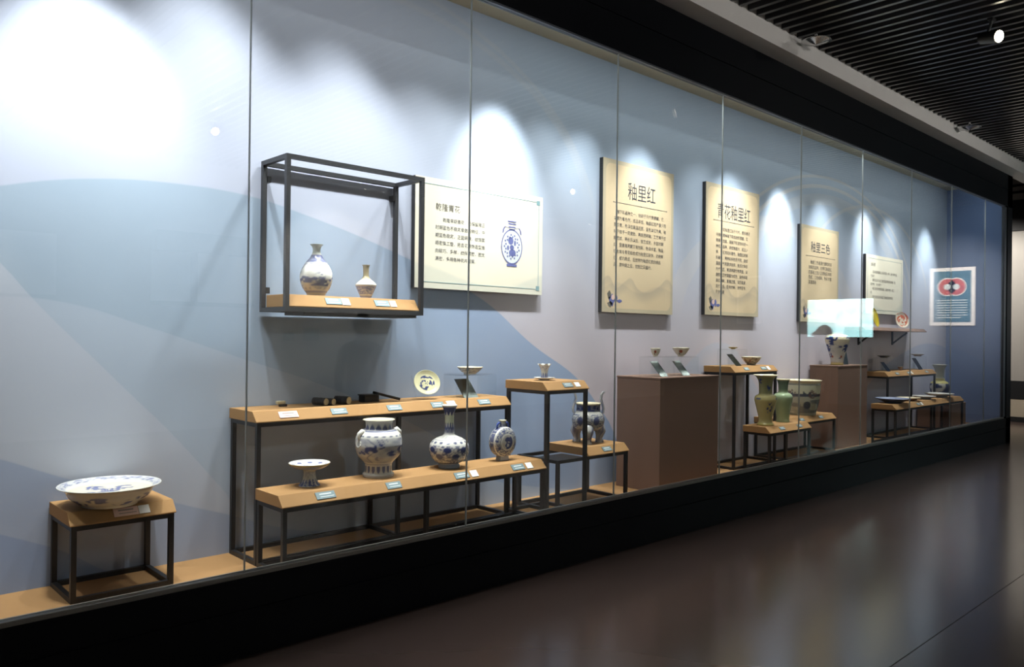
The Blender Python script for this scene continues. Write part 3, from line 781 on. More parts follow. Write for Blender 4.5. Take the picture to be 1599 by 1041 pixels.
def p_rdish(th, z, r, ins): return mixc(np.where(ins, .2*scroll(th, r, 20, 8, 91), .55*scroll(th, z, 20, 6, 92)*rng_mask(z, .2, .9)), np.where(ins[..., None], CREAM, WHITE*.7), PALEB*.4)
o = lathe('raised_dish', [(.045, 0), (.046, .008), (.06, .014), (.08, .034), (.092, .048)], [(.09, .0495), (.07, .03), (.001, .014)], p_rdish, (3.585, .60, 1.278), n=72, m=30, m2=30)
tag(o, 'wide white dish raised on a clear riser above the tall stand', 'dish')

# plate leaning on a clear easel
def p_plate(th, z, r, ins):
    k = np.where(ins & (r < .62), sst(vnoise(th, r, 14, 9, 95), .52, .62)*.95, 0)
    return mixc(k, CREAM*np.array([.95, 1.0, .9]), BLUE*.8)
TI = math.radians(62)
def tilted(name, prof, inn, paint, c, tilt, yawd, label, cat, n=72):
    o = lathe(name, prof, inn, paint, (0, 0, 0), None, n=n, m=24, m2=44)
    M = Matrix.Translation(c) @ Matrix.Rotation(math.radians(yawd), 4, 'Z') @ Matrix.Rotation(tilt, 4, 'X')
    o.matrix_world = M; o.location = M.to_translation(); o.rotation_euler = M.to_euler()
    return tag(o, label, cat)
PL = [(.045, 0), (.046, .005), (.06, .007), (.08, .016), (.090, .022)]; PI_ = [(.089, .0235), (.075, .016), (.055, .010), (.001, .009)]
tilted('display_plate', PL, PI_, p_plate, (3.215, .615, 1.222), TI, -22, 'round cream plate with blue centre tilted up on the tall stand', 'plate')
e = empty('plate_easel', (3.215, .60, 1.118), 'clear acrylic easel holding the tilted cream plate', 'easel')
for dx in (-.05, .05):
    MB().prism([(.565, 1.118), (.70, 1.118), (.70, 1.124), (.58, 1.124), (.575, 1.142), (.565, 1.142)][::-1], 3.215+dx-.003, 3.215+dx+.003, 'X').build('easel_foot', 'acrylic', e)
    MB().bar((3.215+dx, .66, 1.126), (3.215+dx, .715, 1.27), .006).build('easel_back', 'acrylic', e)
MB().bar((3.165, .695, 1.20), (3.265, .695, 1.20), .006).build('easel_bar', 'acrylic', e)

# ---- scholar's objects at the left of the tall stand
st = empty('seal_stone', (2.185, .66, 1.118), 'small pale seal stone at the left end of the tall stand', 'seal')
MB().box(2.160, 2.212, .645, .675, 1.132, 1.152).build('stone_top', 'seal_stone', st, bevel=.004)
MB().box(2.178, 2.222, .647, .673, 1.118, 1.1325).build('stone_foot', 'ink_stick', st, bevel=.003)
def roller(x, y, ln, r, label, rz):
    d = Vector((math.sin(rz), -math.cos(rz), 0)); c = Vector((x, y, 1.118+r))
    t = empty('carved_roller', (x, y, 1.118), label, 'roller')
    MB().cyl(c+d*ln, c-d*ln*.1, r, r, 24).build('barrel', 'ink_stick', t, smooth=False)
    MB().cyl(c+d*(ln+.004), c+d*ln, r*.86, r*.86, 24).build('end_face', 'seal_stone', t)
    for f in (.22, .55, .8): MB().cyl(c+d*ln*f, c+d*ln*(f-.10), r*1.03, r*1.03, 24).build('band', 'ebony', t)
roller(2.40, .64, .085, .023, 'dark carved roller lying next to the seal stone', .32)
roller(2.455, .605, .055, .021, 'shorter dark carved roller in front, with a pale round end', .36)
roller(2.545, .63, .09, .025, 'thick dark carved roller with pale end beside the black box', .32)
bx = empty('ebony_box', (2.80, .65, 1.118), 'small black box with a bar leaning on it on the tall stand', 'box')
MB().box(2.735, 2.845, .62, .69, 1.118, 1.158).build('box_body', 'ebony', bx, bevel=.003)
MB().box(2.73, 2.85, .615, .695, 1.1585, 1.166).build('lid', 'ebony', bx, bevel=.002)
MB().bar((2.825, .665, 1.176), (2.965, .560, 1.132), .022, .016).build('bar', 'ebony', bx, bevel=.003)

# ---- bowl stand: flared bowl and tiny saucer
def p_dbowl(th, z, r, ins):
    k = np.where(ins, 0, scroll(th, z, 26, 10, 101, .75)); c = mixc(k, np.where(ins[..., None], CREAM, WHITE*.6), np.array([.08, .06, .05]))
    return mixc(np.where(ins, 0, blobs(th, z, 8, .55, .02, .14)*.7), c, RUST*.6)
o = lathe('flared_bowl', [(.042, 0), (.043, .01), (.05, .016), (.08, .05), (.103, .085)], [(.101, .0865), (.076, .05), (.001, .016)], p_dbowl, (7.335, .58, 1.275), n=72, m=36, m2=24)
tag(o, 'flared bowl with dense dark pattern on the tall stand beside the plinth', 'bowl')
o = lathe('tiny_saucer', [(.02, 0), (.021, .004), (.036, .009), (.048, .018)], [(.047, .019), (.03, .011), (.001, .008)], lambda a, b, c, d: np.repeat((OCHRE*.75)[None], a.size, 0).reshape(a.shape+(3,)), (6.985, .58, 1.442), n=48, m=20, m2=16)
tag(o, 'tiny brown saucer raised on a clear riser', 'saucer')

# ---- two celadon vases
def p_yel(th, z, r, ins):
    k = np.maximum(blobs(th, z, 3, .88, .05, .05, .1), blobs(th, z, 3, .75, .055, .06, .55))*sst(vnoise(th, z, 30, 24, 111), .3, .45)
    k = np.maximum(k, blobs(th, z, 3, .36, .06, .12, .55)*sst(vnoise(th, z, 34, 26, 112), .4, .55)*.9)
    k = np.maximum(k, blobs(th, z, 3, .535, .05, .02, .1)*.8)
    base = mixc(sst(z, .58, .66), YELLO, np.array([.27, .27, .13]))
    base = np.where((ins | (z > .972))[..., None], CREAM*1.05, base); base = mixc(1-sst(z, .03, .07), base, np.array([.55, .47, .16]))
    return mixc(np.where(ins, 0, k), base, BLUE*.8+.02)
o = lathe('flared_vase', [(.078, 0), (.08, .014), (.066, .03), (.064, .07), (.080, .14), (.100, .225), (.104, .255), (.094, .285), (.068, .3), (.063, .32), (.064, .38), (.070, .43), (.09, .468), (.117, .488)], [(.113, .49), (.084, .465), (.058, .42), (.001, .38)], p_yel, (7.062, .265, .708), n=96)
tag(o, 'yellowish celadon vase with wide flared mouth and blue flowers', 'vase')
def p_grn(th, z, r, ins):
    k = blobs(th, z, 2, .40, .06, .16, .85)*sst(vnoise(th, z, 36, 26, 115), .35, .5)
    base = mixc(sst(z, .68, .8), CELADON*1.15, np.array([.16, .22, .15])); base = np.where((ins | (z > .972))[..., None], CREAM, base)
    c = mixc(np.where(ins, 0, k), base, INKB*1.6)
    return mixc(np.where(ins, 0, k*sst(vnoise(th, z, 20, 20, 116), .6, .7)), c, RUST*.7)
o = lathe('baluster_vase', [(.064, 0), (.065, .01), (.062, .03), (.066, .08), (.082, .17), (.092, .235), (.088, .27), (.068, .29), (.049, .302), (.046, .33), (.049, .38), (.058, .415), (.068, .432)], [(.064, .434), (.044, .4), (.04, .34), (.001, .32)], p_grn, (7.49, .31, .708), n=96)
tag(o, 'pale green baluster vase with painted figures next to the yellowish vase', 'vase')

# ---- fish basin with landscape
def p_bas(th, z, r, ins):
    m1 = np.abs(((th*13) % 1)-.5)*2
    peak = .62+.09*(1-m1)*(vnoise(th, z*0, 13, 2, 121) > .35)
    k = .95*rng_mask(z, .55, 2)*(z < peak)
    sh = sst(vnoise(th, z, 10, 14, 122), .4, .62)*rng_mask(z, .07, .6)
    k = np.maximum(k, sh*.75); k = np.maximum(k, rng_mask(z, .10, .55)*.35)
    k = np.maximum(k, blobs(th, z, 5, .3, .04, .12, .4)*.95); k = np.maximum(k, .7*rng_mask(z, .875, .905)); k = np.maximum(k, .45*rng_mask(z, .0, .07))
    tr = blobs(th, z, 5, .62, .05, .13, .15)*sst(vnoise(th, z, 50, 40, 123), .4, .55)
    base = np.where((ins | (z > .955))[..., None], CREAM*.95, np.array([.55, .55, .40]))
    c = mixc(np.where(ins, 0, k), base, np.array([.045, .055, .085]))
    return mixc(np.where(ins, 0, tr*.85), c, np.array([.12, .07, .06]))
o = lathe('fish_basin', [(.140, 0), (.144, .012), (.154, .05), (.178, .15), (.190, .27), (.192, .33), (.189, .355), (.198, .372), (.208, .384)], [(.204, .386), (.178, .36), (.16, .2), (.001, .05)], p_bas, (8.40, .560, .708), n=120)
tag(o, 'wide fish basin painted with a blue mountain landscape', 'basin')

# ---- vase on second plinth with glass plate beside
def p_v2(th, z, r, ins):
    k = sst(vnoise(th, z, 8, 7, 131), .58, .68)*rng_mask(z, .2, .9)*sst(vnoise(th, z, 30, 30, 132), .3, .5)
    k = np.maximum(k, blobs(th, z, 3, .52, .07, .13, .35)*sst(vnoise(th, z, 26, 22, 133), .25, .45))
    base = mixc(sst(z, .55, .85), WHITE*.85, CREAM); base = mixc(1-sst(z, .05, .12), base, OCHRE)
    c = mixc(np.where(ins, 0, k), base, BLUE*.8)
    return mixc(blobs(th, z, 5, .26, .025, .04, .2), c, RUST)
o = lathe('shouldered_vase', [(.072, 0), (.074, .01), (.07, .03), (.082, .10), (.112, .2), (.136, .285), (.137, .32), (.115, .352), (.07, .365), (.056, .372), (.060, .385)], [(.056, .387), (.05, .37), (.001, .34)], p_v2, (9.30, .58, 1.244), n=96)
tag(o, 'broad-shouldered vase with blue painting on the second brown plinth', 'vase')
mirror(9.42, 9.66, .60, 1.244, .03, .165, 'upright mirror plate behind the broad-shouldered vase')

# ---- far end: plates and dishes
def p_flat(c1, c2, seed):
    def f(th, z, r, ins): return mixc(np.where(ins, sst(vnoise(th, r, 14, 8, seed), .5, .62), 0), np.repeat(np.array(c1)[None], th.size, 0).reshape(th.shape+(3,)), np.array(c2))
    return f
tilted('yellow_plate', [(a*1.45, b*1.3) for a, b in PL], [(a*1.45, b*1.3) for a, b in PI_], p_flat((.62, .50, .03), (.55, .40, .02), 141), (10.60, .69, 1.838), math.radians(78), 8, 'bright yellow plate standing upright on the bracket shelf', 'plate')
tilted('famille_plate', [(a*1.25, b*1.3) for a, b in PL], [(a*1.25, b*1.3) for a, b in PI_], p_flat((.70, .62, .48), (.5, .10, .04), 142), (11.52, .69, 1.825), math.radians(76), -28, 'cream plate with red flowers standing upright on the bracket shelf', 'plate')
for x, lab in ((10.60, 'clear easel behind the yellow plate'), (11.52, 'clear easel behind the red-flowered plate')):
    e = empty('plate_easel', (x, .70, 1.71), lab+' on the bracket shelf', 'easel')
    MB().bar((x, .735, 1.716), (x, .765, 1.84), .01).build('easel_back', 'acrylic', e)
    MB().box(x-.05, x+.05, .65, .76, 1.7105, 1.716).build('easel_foot', 'acrylic', e)
def p_plain(c1, c2): return lambda th, z, r, ins: np.where(ins[..., None], np.array(c1), np.array(c2))
DP = [(.10, 0), (.102, .010), (.14, .026), (.19, .048), (.205, .058)]; DI = [(.203, .060), (.17, .042), (.001, .02)]
for x, y, s, c1, c2, lab in ((10.22, .285, 1.0, (.30, .34, .46), (.05, .06, .12), 'dark blue shallow dish, nearest on the far low stand'),
                             (10.78, .30, .70, CREAM, (.34, .17, .06), 'cream dish with brown outside, second on the far low stand'),
                             (11.26, .285, .72, (.62, .60, .55), (.42, .42, .40), 'pale grey dish, third on the far low stand'),
                             (11.82, .285, .92, (.70, .70, .64), (.45, .46, .44), 'wide white dish at the far end of the far low stand')):
    o = lathe('shallow_dish', DP, DI, p_plain(np.array(c1), np.array(c2)), (x, y, .765), n=72, m=24, m2=24, scale=s)
    tag(o, lab, 'dish')
riser(10.64, 10.86, .52, .70, 1.136, 1.315, 'clear riser under the dark dish on the far tall stand')
mirror(10.69, 10.79, .535, 1.136, .09, .12, 'slanted mirror under the dark dish on the far tall stand')
o = lathe('shallow_dish', DP, DI, p_plain(np.array((.10, .10, .08)), np.array((.05, .045, .04))), (10.75, .61, 1.315), n=48, m=20, m2=16, scale=.42); tag(o, 'small dark dish on a clear riser of the far tall stand', 'dish')
riser(11.78, 12.02, .52, .70, 1.136, 1.325, 'clear riser under the brown dish at the right of the far tall stand')
mirror(11.80, 11.93, .535, 1.136, .10, .16, 'slanted mirror under the brown dish of the far tall stand')
o = lathe('shallow_dish', DP, DI, p_plain(CREAM, np.array((.25, .13, .06))), (11.93, .61, 1.325), n=48, m=20, m2=16, scale=.46); tag(o, 'small brown dish on a clear riser at the right of the far tall stand', 'dish')
o = lathe('tiny_cup', [(.016, 0), (.017, .006), (.028, .03), (.033, .048)], [(.031, .049), (.001, .01)], p_plain(CREAM*.7, np.array((.2, .12, .08))), (11.28, .60, 1.136), n=40, m=20, m2=14); tag(o, 'tiny brown cup between two risers on the far tall stand', 'cup')
def p_fv(th, z, r, ins):
    k = rng_mask(z, .12, .50)*sst(vnoise(th, z, 16, 12, 151), .4, .55)
    base = mixc(rng_mask(z, .5, .64), WHITE*.7, np.array([.50, .44, .16])); base = mixc(rng_mask(z, .66, 1.2), base, np.array([.34, .33, .25]))
    k = np.maximum(k, .8*rng_mask(z, .64, .70)*(vnoise(th, z, 12, 4, 152) > .5))
    base = mixc(1-sst(z, .06, .12), base, OCHRE*.8)
    return mixc(k, base, INKB)
o = lathe('trumpet_vase', [(.085, 0), (.088, .02), (.10, .06), (.125, .16), (.130, .24), (.115, .29), (.080, .315), (.072, .34), (.062, .40), (.064, .47), (.085, .53), (.104, .552)], [(.10, .554), (.058, .48), (.001, .42)], p_fv, (12.63, .55, .640), n=80)
tag(o, 'tall vase with trumpet neck standing by the end wall', 'vase')

# ------------------------------------------------------------------ label cards on the sloping board fronts
def card(x, y0, zb, w, h, kind, label, th=TH, run=FW, name='label_card', lines=True, pos=.5):
    """thin card lying on the sloping front of a board whose front bottom edge is at (y0, zb)"""
    s = Vector((0, run, th-.006)); L = s.length; s.normalize(); nrm = Vector((0, -s.z, s.y))
    c = Vector((x, y0-.008, zb+.006))+s*(L*pos)+nrm*.0012
    mat = {'g': 'card_grey', 'p': 'card_pink', 'w': 'card_white'}[kind]
    def slab(cx, cs, ww, hh, t0, t1):
        vs = []
        for t in (t0, t1):
            for dx, ds in ((-1, -1), (1, -1), (1, 1), (-1, 1)):
                vs.append(c+Vector((cx+dx*ww/2, 0, 0))+s*(cs+ds*hh/2)+nrm*t)
        return MB().add(vs, [(0, 3, 2, 1), (4, 5, 6, 7), (0, 1, 5, 4), (1, 2, 6, 5), (2, 3, 7, 6), (3, 0, 4, 7)])
    r = empty(name, tuple(c), label, 'label', 'label cards on the stands')
    cd_ = slab(0, 0, w, h, 0, .003).build('card', mat, r)
    if lines and kind != 'w':
        pm = 'print_pale' if kind == 'g' else 'print_grey'
        slab(0, h*.18, w*.62, h*.16, .003, .0034).build('printed_line', pm, cd_)
        slab(w*.06, -h*.2, w*.72, h*.09, .003, .0034).build('printed_line', pm, cd_)
    return r
CARDS = [
 (1.268, .415, .640, .112, .046, 'p', 'pinkish label card in front of the large dish'), (1.352, .415, .640, .05, .046, 'w', 'white square card in front of the large dish'),
 (2.425, .452+.016, 1.700, .105, .046, 'g', 'grey label card below the pear vase on the wall shelf'), (2.508, .452+.016, 1.700, .052, .05, 'w', 'white square card below the pear vase'),
 (2.765, .452+.016, 1.700, .105, .046, 'g', 'grey label card below the small vase on the wall shelf'), (2.848, .452+.016, 1.700, .045, .046, 'w', 'white square card below the small vase'),
 (2.128, .435, 1.058, .115, .044, 'p', 'pink label card below the seal stone'), (2.452, .435, 1.058, .105, .042, 'g', 'grey label card below the carved rollers'),
 (2.845, .435, 1.058, .105, .042, 'g', 'grey label card below the black box'), (3.185, .435, 1.058, .10, .044, 'g', 'grey label card below the tilted cream plate'), (3.30, .435, 1.058, .07, .05, 'w', 'white square card below the tilted cream plate'),
 (3.588, .435, 1.058, .105, .042, 'g', 'grey label card below the raised dish'),
 (2.190, .125, .645, .115, .044, 'g', 'grey label card below the stem dish'), (2.632, .125, .645, .10, .044, 'g', 'grey label card below the handled jar'),
 (3.140, .125, .645, .11, .044, 'g', 'grey label card below the bottle vase'), (3.24, .125, .645, .055, .046, 'w', 'white square card below the bottle vase'),
 (3.622, .125, .645, .11, .044, 'g', 'grey label card below the moon flask'), (3.725, .125, .645, .055, .046, 'w', 'white square card below the moon flask'),
 (4.105, .130, 1.172, .095, .038, 'g', 'grey label card below the small cup and saucer'), (4.203, .130, 1.172, .05, .04, 'w', 'small pale square card below the cup and saucer'),
 (4.665, .235, .660, .10, .040, 'g', 'grey label card below the tripod censer'),
 (7.005, .425, 1.215, .085, .036, 'g', 'grey label card below the tiny brown saucer'), (7.335, .425, 1.215, .10, .036, 'g', 'grey label card below the flared bowl'), (7.43, .425, 1.215, .05, .046, 'w', 'white card below the flared bowl'),
 (7.16, .125, .648, .095, .034, 'g', 'grey label card below the yellowish vase'), (7.51, .125, .648, .095, .034, 'g', 'grey label card below the pale green vase'),
 (8.10, .395, .648, .095, .034, 'g', 'grey label card at the left of the basin stand'), (8.545, .395, .648, .095, .034, 'g', 'grey label card at the right of the basin stand'),
 (10.775, .430, 1.076, .10, .036, 'g', 'grey label card below the small dark dish'), (11.17, .430, 1.076, .09, .036, 'g', 'grey label card below the tiny brown cup'), (11.27, .430, 1.076, .05, .046, 'w', 'white card below the tiny brown cup'), (11.82, .430, 1.076, .10, .036, 'g', 'grey label card below the small brown dish'),
 (10.66, .125, .705, .10, .036, 'g', 'grey label card in the middle of the far low stand'), (10.77, .125, .705, .055, .046, 'w', 'white card in the middle of the far low stand'),
]
for x, y0, zb, w_, h_, kd, lab in CARDS:
    if zb == 1.700: card(x, y0, zb, w_, h_, kd, lab, .072, .05)
    else: card(x, y0, zb, w_, h_, kd, lab)

# ------------------------------------------------------------------ posters
def text_mesh(body, size, sx=1.0, spacing=1.0, line=1.0):
    c = bpy.data.curves.new('text', 'FONT'); c.body = body; c.size = size; c.resolution_u = 1
    c.space_character = spacing; c.space_line = line
    o = bpy.data.objects.new('text', c); COL.objects.link(o); o.scale = (1, 1, 1)
    dg = bpy.context.evaluated_depsgraph_get(); dg.update()
    me = bpy.data.meshes.new_from_object(o.evaluated_get(dg))
    bpy.data.objects.remove(o); bpy.data.curves.remove(c)
    for v in me.vertices: v.co.x *= sx
    return me

def put_text(name, body, parent, x, y, z, size, mat, sx=1.0, spacing=1.0, line=1.0, width=None):
    """text whose first line starts at x with baseline z, facing the glass; coordinates are in the world"""
    me = text_mesh(body, size, sx, spacing, line)
    if width:
        xs = [v.co.x for v in me.vertices]; k = width/(max(xs)-min(xs)); m0 = min(xs)
        for v in me.vertices: v.co.x = (v.co.x-m0)*k
    me.materials.clear(); me.materials.append(MATS[mat])
    me.name = name
    o = bpy.data.objects.new(name, me); COL.objects.link(o)
    o.parent = parent; o.location = Vector((x, y, z))-parent_world(parent); o.rotation_euler = (math.pi/2, 0, 0)
    return o

def poster_mat(name, x0, x1, z0, z1, style):
    m, nt, out = new_mat(name); B = NB(nt)
    g = B.n('ShaderNodeNewGeometry'); sp = B.n('ShaderNodeSeparateXYZ'); nt.links.new(g.outputs['Position'], sp.inputs[0])
    X, Y, Z = sp.outputs
    u = B.math('DIVIDE', B.math('SUBTRACT', X, x0), x1-x0); v = B.math('DIVIDE', B.math('SUBTRACT', Z, z0), z1-z0)
    if style == 'wide': base, edge = srgb(234, 226, 204), srgb(230, 224, 186)
    else: base, edge = srgb(218, 196, 160), srgb(196, 182, 154)
    c = B.mix(B.noise(g.outputs['Position'], 2.2), base, tuple(min(1, q*1.08) for q in base[:3])+(1,))
    # rounded panel: superellipse-like mask
    w2, h2 = (x1-x0)/2, (z1-z0)/2; mrg = .035
    ax = B.math('MAXIMUM', B.math('SUBTRACT', B.math('ABSOLUTE', B.math('SUBTRACT', X, (x0+x1)/2)), w2-mrg-.07), 0.0)
    az = B.math('MAXIMUM', B.math('SUBTRACT', B.math('ABSOLUTE', B.math('SUBTRACT', Z, (z0+z1)/2)), h2-mrg-.07), 0.0)
    d = B.math('SQRT', B.math('ADD', B.math('MULTIPLY', ax, ax), B.math('MULTIPLY', az, az)))
    if style == 'tall':
        c = B.mix(B.step(d, .066, .074), c, edge)
        # mist-grey mountains in the lower third
        for pts, amt in (([(0, .20), (.08, .24), (.18, .17), (.3, .21), (.38, .235), (.48, .17), (.62, .15), (.8, .20), (.92, .25), (1, .2)], .35), ([(0, .15), (.2, .2), (.5, .14), (.75, .19), (1, .16)], .2)):
            cv = B.curve(u, pts, (0, 1), (0, 1)); mk = B.math('MULTIPLY', B.step(B.math('SUBTRACT', cv, v), -.004, .012), B.step(B.math('SUBTRACT', v, B.math('SUBTRACT', cv, .10)), 0, .09))
            c = B.mix(B.math('MULTIPLY', mk, amt), c, srgb(150, 142, 132))
    else:
        cv = B.curve(u, [(0, .24), (.15, .2), (.4, .10), (.7, .06), (.85, .14), (1, .22)], (0, 1), (0, 1)); mk = B.step(B.math('SUBTRACT', cv, v), -.01, .04)
        c = B.mix(B.math('MULTIPLY', mk, .28), c, srgb(168, 184, 176))
        br = B.math('MULTIPLY', B.step(B.noise(g.outputs['Position'], 26, 5), .58, .64), B.math('MULTIPLY', B.step(u, .74, .84), B.step(v, .74, .86)))
        c = B.mix(B.math('MULTIPLY', br, .3), c, srgb(170, 150, 130))
    b = B.n('ShaderNodeBsdfPrincipled'); b.inputs['Roughness'].default_value = .6; b.inputs['Specular IOR Level'].default_value = .2
    nt.links.new(c, b.inputs['Base Color']); nt.links.new(b.outputs[0], out.inputs[0]); MATS[name] = m

PY0, PY1 = 0.742, 0.785
def poster(k, x0, x1, z0, z1, style, label):
    r = empty('wall_poster', ((x0+x1)/2, PY1, z0), label, 'poster')
    poster_mat('poster_%d' % k, x0, x1, z0, z1, style)
    MB().box(x0, x1, PY0+.003, PY1, z0, z1).build('backing', 'poster_edge', r)
    return MB().box(x0, x1, PY0, PY0+.0028, z0, z1).build('sheet', 'poster_%d' % k, r)

YF = PY0-.0012
def border(r, x0, x1, z0, z1, m, mat, w=.004):
    mb = MB()
    for a, b, c, d in ((x0+m, x1-m, z0+m, z0+m+w), (x0+m, x1-m, z1-m-w, z1-m), (x0+m, x0+m+w, z0+m, z1-m), (x1-m-w, x1-m, z0+m, z1-m)): mb.box(a, b, YF, PY0, c, d)
    mb.build('border_line', mat, r)

def flask_print(r, cx, z0, h, s=1.0):
    """printed picture of a moon flask"""
    def disc(cx, cz, rx, rz, n=40): return [(cx+rx*math.cos(2*math.pi*i/n), cz+rz*math.sin(2*math.pi*i/n)) for i in range(n)]
    rr = h*.36
    MB().prism(disc(cx, z0+h*.42, rr*.82, rr), YF, PY0, 'Y').build('flask_picture', 'print_pale', r)
    ring = MB(); n = 44
    o_, i_ = disc(cx, z0+h*.42, rr*.86, rr*1.04, n), disc(cx, z0+h*.42, rr*.80, rr*.97, n)
    for k in range(n):
        a, b = k, (k+1) % n
        ring.prism([o_[a], o_[b], i_[b], i_[a]], YF-.0006, YF, 'Y')
    for k in range(26):
        t = 2*math.pi*k/26; f = .70 if k % 2 else .58
        ring.prism(disc(cx+rr*f*.86*math.cos(t), z0+h*.42+rr*f*math.sin(t)*1.02, .007, .009, 7), YF-.0006, YF, 'Y')
    for dx, dz, a, b in ((-.012, .045, .028, .030), (.0, -.005, .022, .020), (.006, -.045, .036, .028), (.032, .03, .010, .022), (-.04, -.01, .010, .02)):
        ring.prism(disc(cx+dx, z0+h*.42+dz, a, b, 12), YF-.0006, YF, 'Y')
    for dz, w in ((.78, .030), (.83, .036), (.90, .040), (.95, .044)): ring.box(cx-w, cx+w, YF-.0006, YF, z0+h*dz, z0+h*(dz+.025))
    for sgn in (-1, 1):
        pts = [(cx+sgn*.03, z0+h*.82), (cx+sgn*.072, z0+h*.84), (cx+sgn*.088, z0+h*.78), (cx+sgn*.095, z0+h*.70)]
        for p, q in zip(pts[:-1], pts[1:]): ring.bar((p[0], YF-.0003, p[1]), (q[0], YF-.0003, q[1]), .012, .0006) if False else ring.prism([(p[0]-.006, p[1]), (p[0]+.006, p[1]), (q[0]+.006, q[1]), (q[0]-.006, q[1])], YF-.0006, YF, 'Y')
    ring.box(cx-.052, cx+.052, YF-.0006, YF, z0, z0+h*.05)
    ring.build('flask_drawing', 'ink_blue', r)

def flower_print(r, x, z, s):
    for dx, dz, rx, rz, mat in ((0, 0, .034, .04, 'ink_blue'), (.045, .012, .018, .03, 'ink_blue'), (-.03, .035, .02, .03, 'ink_soft'), (.085, -.005, .03, .012, 'ink_blue'), (-.02, -.03, .028, .02, 'ink_soft')):
        n = 9; MB().prism([(x+s*(dx+rx*(1+.25*math.sin(3*t))*math.cos(t)), z+s*(dz+rz*(1+.25*math.cos(4*t))*math.sin(t))) for t in [2*math.pi*i/n for i in range(n)]], YF, PY0, 'Y').build('flower_print', mat, r)
    n = 10; MB().prism([(x+s*(.012+.02*math.cos(2*math.pi*i/n)), z+s*(.02+.02*math.sin(2*math.pi*i/n))) for i in range(n)], YF-.0006, YF, 'Y').build('flower_print', 'card_pink', r)

def title_rule(r, x0, x1, z):
    mb = MB().box(x0, x1, YF, PY0, z-.0018, z+.0018)
    for x in (x0, (x0+x1)/2, x1): mb.prism([(x-.007, z), (x, z-.007), (x+.007, z), (x, z+.007)], YF-.0004, YF, 'Y')
    mb.build('title_rule', 'ink', r)

# 1: wide poster with the flask picture
x0, x1, z0, z1 = 3.200, 4.435, 1.872, 2.640
r = poster(1, x0, x1, z0, z1, 'wide', 'wide cream poster with a blue flask picture beside the box frame shelf')
border(r, x0, x1, z0, z1, .042, 'ink_teal')
for cx, cz in ((x0+.05, z0+.05), (x1-.05, z0+.05), (x0+.05, z1-.05), (x1-.05, z1-.05)):
    MB().box(cx-.018, cx+.018, YF-.0006, YF, cz-.018, cz+.018).build('corner_print', 'ink_teal', r)
put_text('title_text', '乾隆青花', r, 3.372, YF, 2.425, .056, 'ink_soft', spacing=1.02)
lines = ['　　乾隆早期青花，仍保留雍正', '时期蓝色不稳定晕散的特征，中', '期蓝色稳定，正蓝明快，纹饰繁', '缛密集工整，把青花装饰造型推', '向精巧、多样，纹样繁密，图文', '满密，多用各种花卉图案。']
for i, t in enumerate(lines): put_text('body_text', t, r, 3.372, YF, 2.345-i*.0545, .0325, 'ink', spacing=1.03)
flask_print(r, 4.105, 2.075, .355)
# 2: tall poster
def tall(k, x0, x1, z0, z1, label, title, tw, tx, tz, ts, body, bz, bs, dz, ruley, bx_=.145):
    r = poster(k, x0, x1, z0, z1, 'tall', label)
    put_text('title_text', title, r, x0+tx, YF, tz, ts, 'ink', sx=.8, width=tw)
    title_rule(r, x0+.14, x1-.11, ruley)
    for i, t in enumerate(body):
        put_text('body_text', t, r, x0+bx_, YF, bz-i*dz, bs, 'ink_soft' if k == 4 else 'ink', width=None)
    flower_print(r, x0+.13, z0+.105, 1.2)
    return r
tall(2, 5.165, 6.183, 1.762, 3.083, 'tall cream poster with three-character title, left of the taller pair', '釉里红', .40, .335, 2.775, .165,
     ['　釉下彩品种之一，创烧于元代景德镇，它', '以铜为着色剂，成品率低，釉里红因产量少而', '更珍贵。色泽在高温还原，呈色以红为美，釉', '料下绘于一定瓷胎，再施透明釉，工艺难于控', '制而成，明永乐以后，技艺成熟，永宣时期', '红，至康雍两朝又有创新，色调丰富，釉里', '红也常与青花结合成为釉里红装饰，浓艳鲜', '红，成功烧成，后世称为釉里红瓷的精品', '品，清中期之后，仿制之风盛行。'], 2.625, .0378, .0575, 2.718)
tall(3, 6.727, 7.745, 1.780, 3.098, 'tall cream poster with five-character title above the bowl stand', '青花釉里红', .63, .205, 2.775, .165,
     ['　　青花釉里红始于元代，是将青花', '与铜红两种釉下彩结合的瓷器，又', '称青花加紫，是釉下彩装饰中的一', '种名贵品种，烧成难度大，成品少', '有，青花用钴料着色，釉里红用铜', '料着色，两种彩料性质不同，烧成', '温度与气氛要求各异，故成功率低', '元代以后，明清两朝均有烧造，以', '康熙雍正时期最为成熟，呈色鲜艳', '青红相映，素雅庄重，深受喜爱，', '清代以后，仍有仿制，流传至今，', '见于馆藏'], 2.635, .0405, .0577, 2.735, .185)
tall(4, 8.685, 9.668, 1.752, 2.885, 'tall cream poster with four-character title above the second plinth', '釉里三色', .50, .25, 2.590, .135,
     ['　釉里三色是清代康熙年间', '创烧的品种，在青花釉里红', '的基础上加入豆青釉彩烧制', '而成，三色相映，色彩丰富', '淡雅清新'], 2.440, .050, .059, 2.530, .195)
x0, x1, z0, z1 = 10.482, 11.712, 1.900, 2.680
r = poster(5, x0, x1, z0, z1, 'wide', 'cream text poster without picture above the bracket shelf')
border(r, x0, x1, z0, z1, .045, 'ink_teal')
put_text('title_text', '五彩瓷', r, 10.62, YF, 2.535, .052, 'ink_soft')
for i, (t, dx) in enumerate((('五彩是瓷器釉上彩装饰的一种，始于明代盛', .06), ('于清代', 0), ('康熙五彩多以红黄绿蓝紫等彩料绘制，色', .06), ('彩浓艳，对比强烈', 0), ('雍正粉彩则柔和淡雅，层次分明，画工', .06), ('细', 0), ('清代彩瓷品类丰富工艺精湛影响深远', .06))):
    put_text('body_text', t, r, 10.62+dx, YF, 2.440-i*.0555, .043, 'ink_soft')

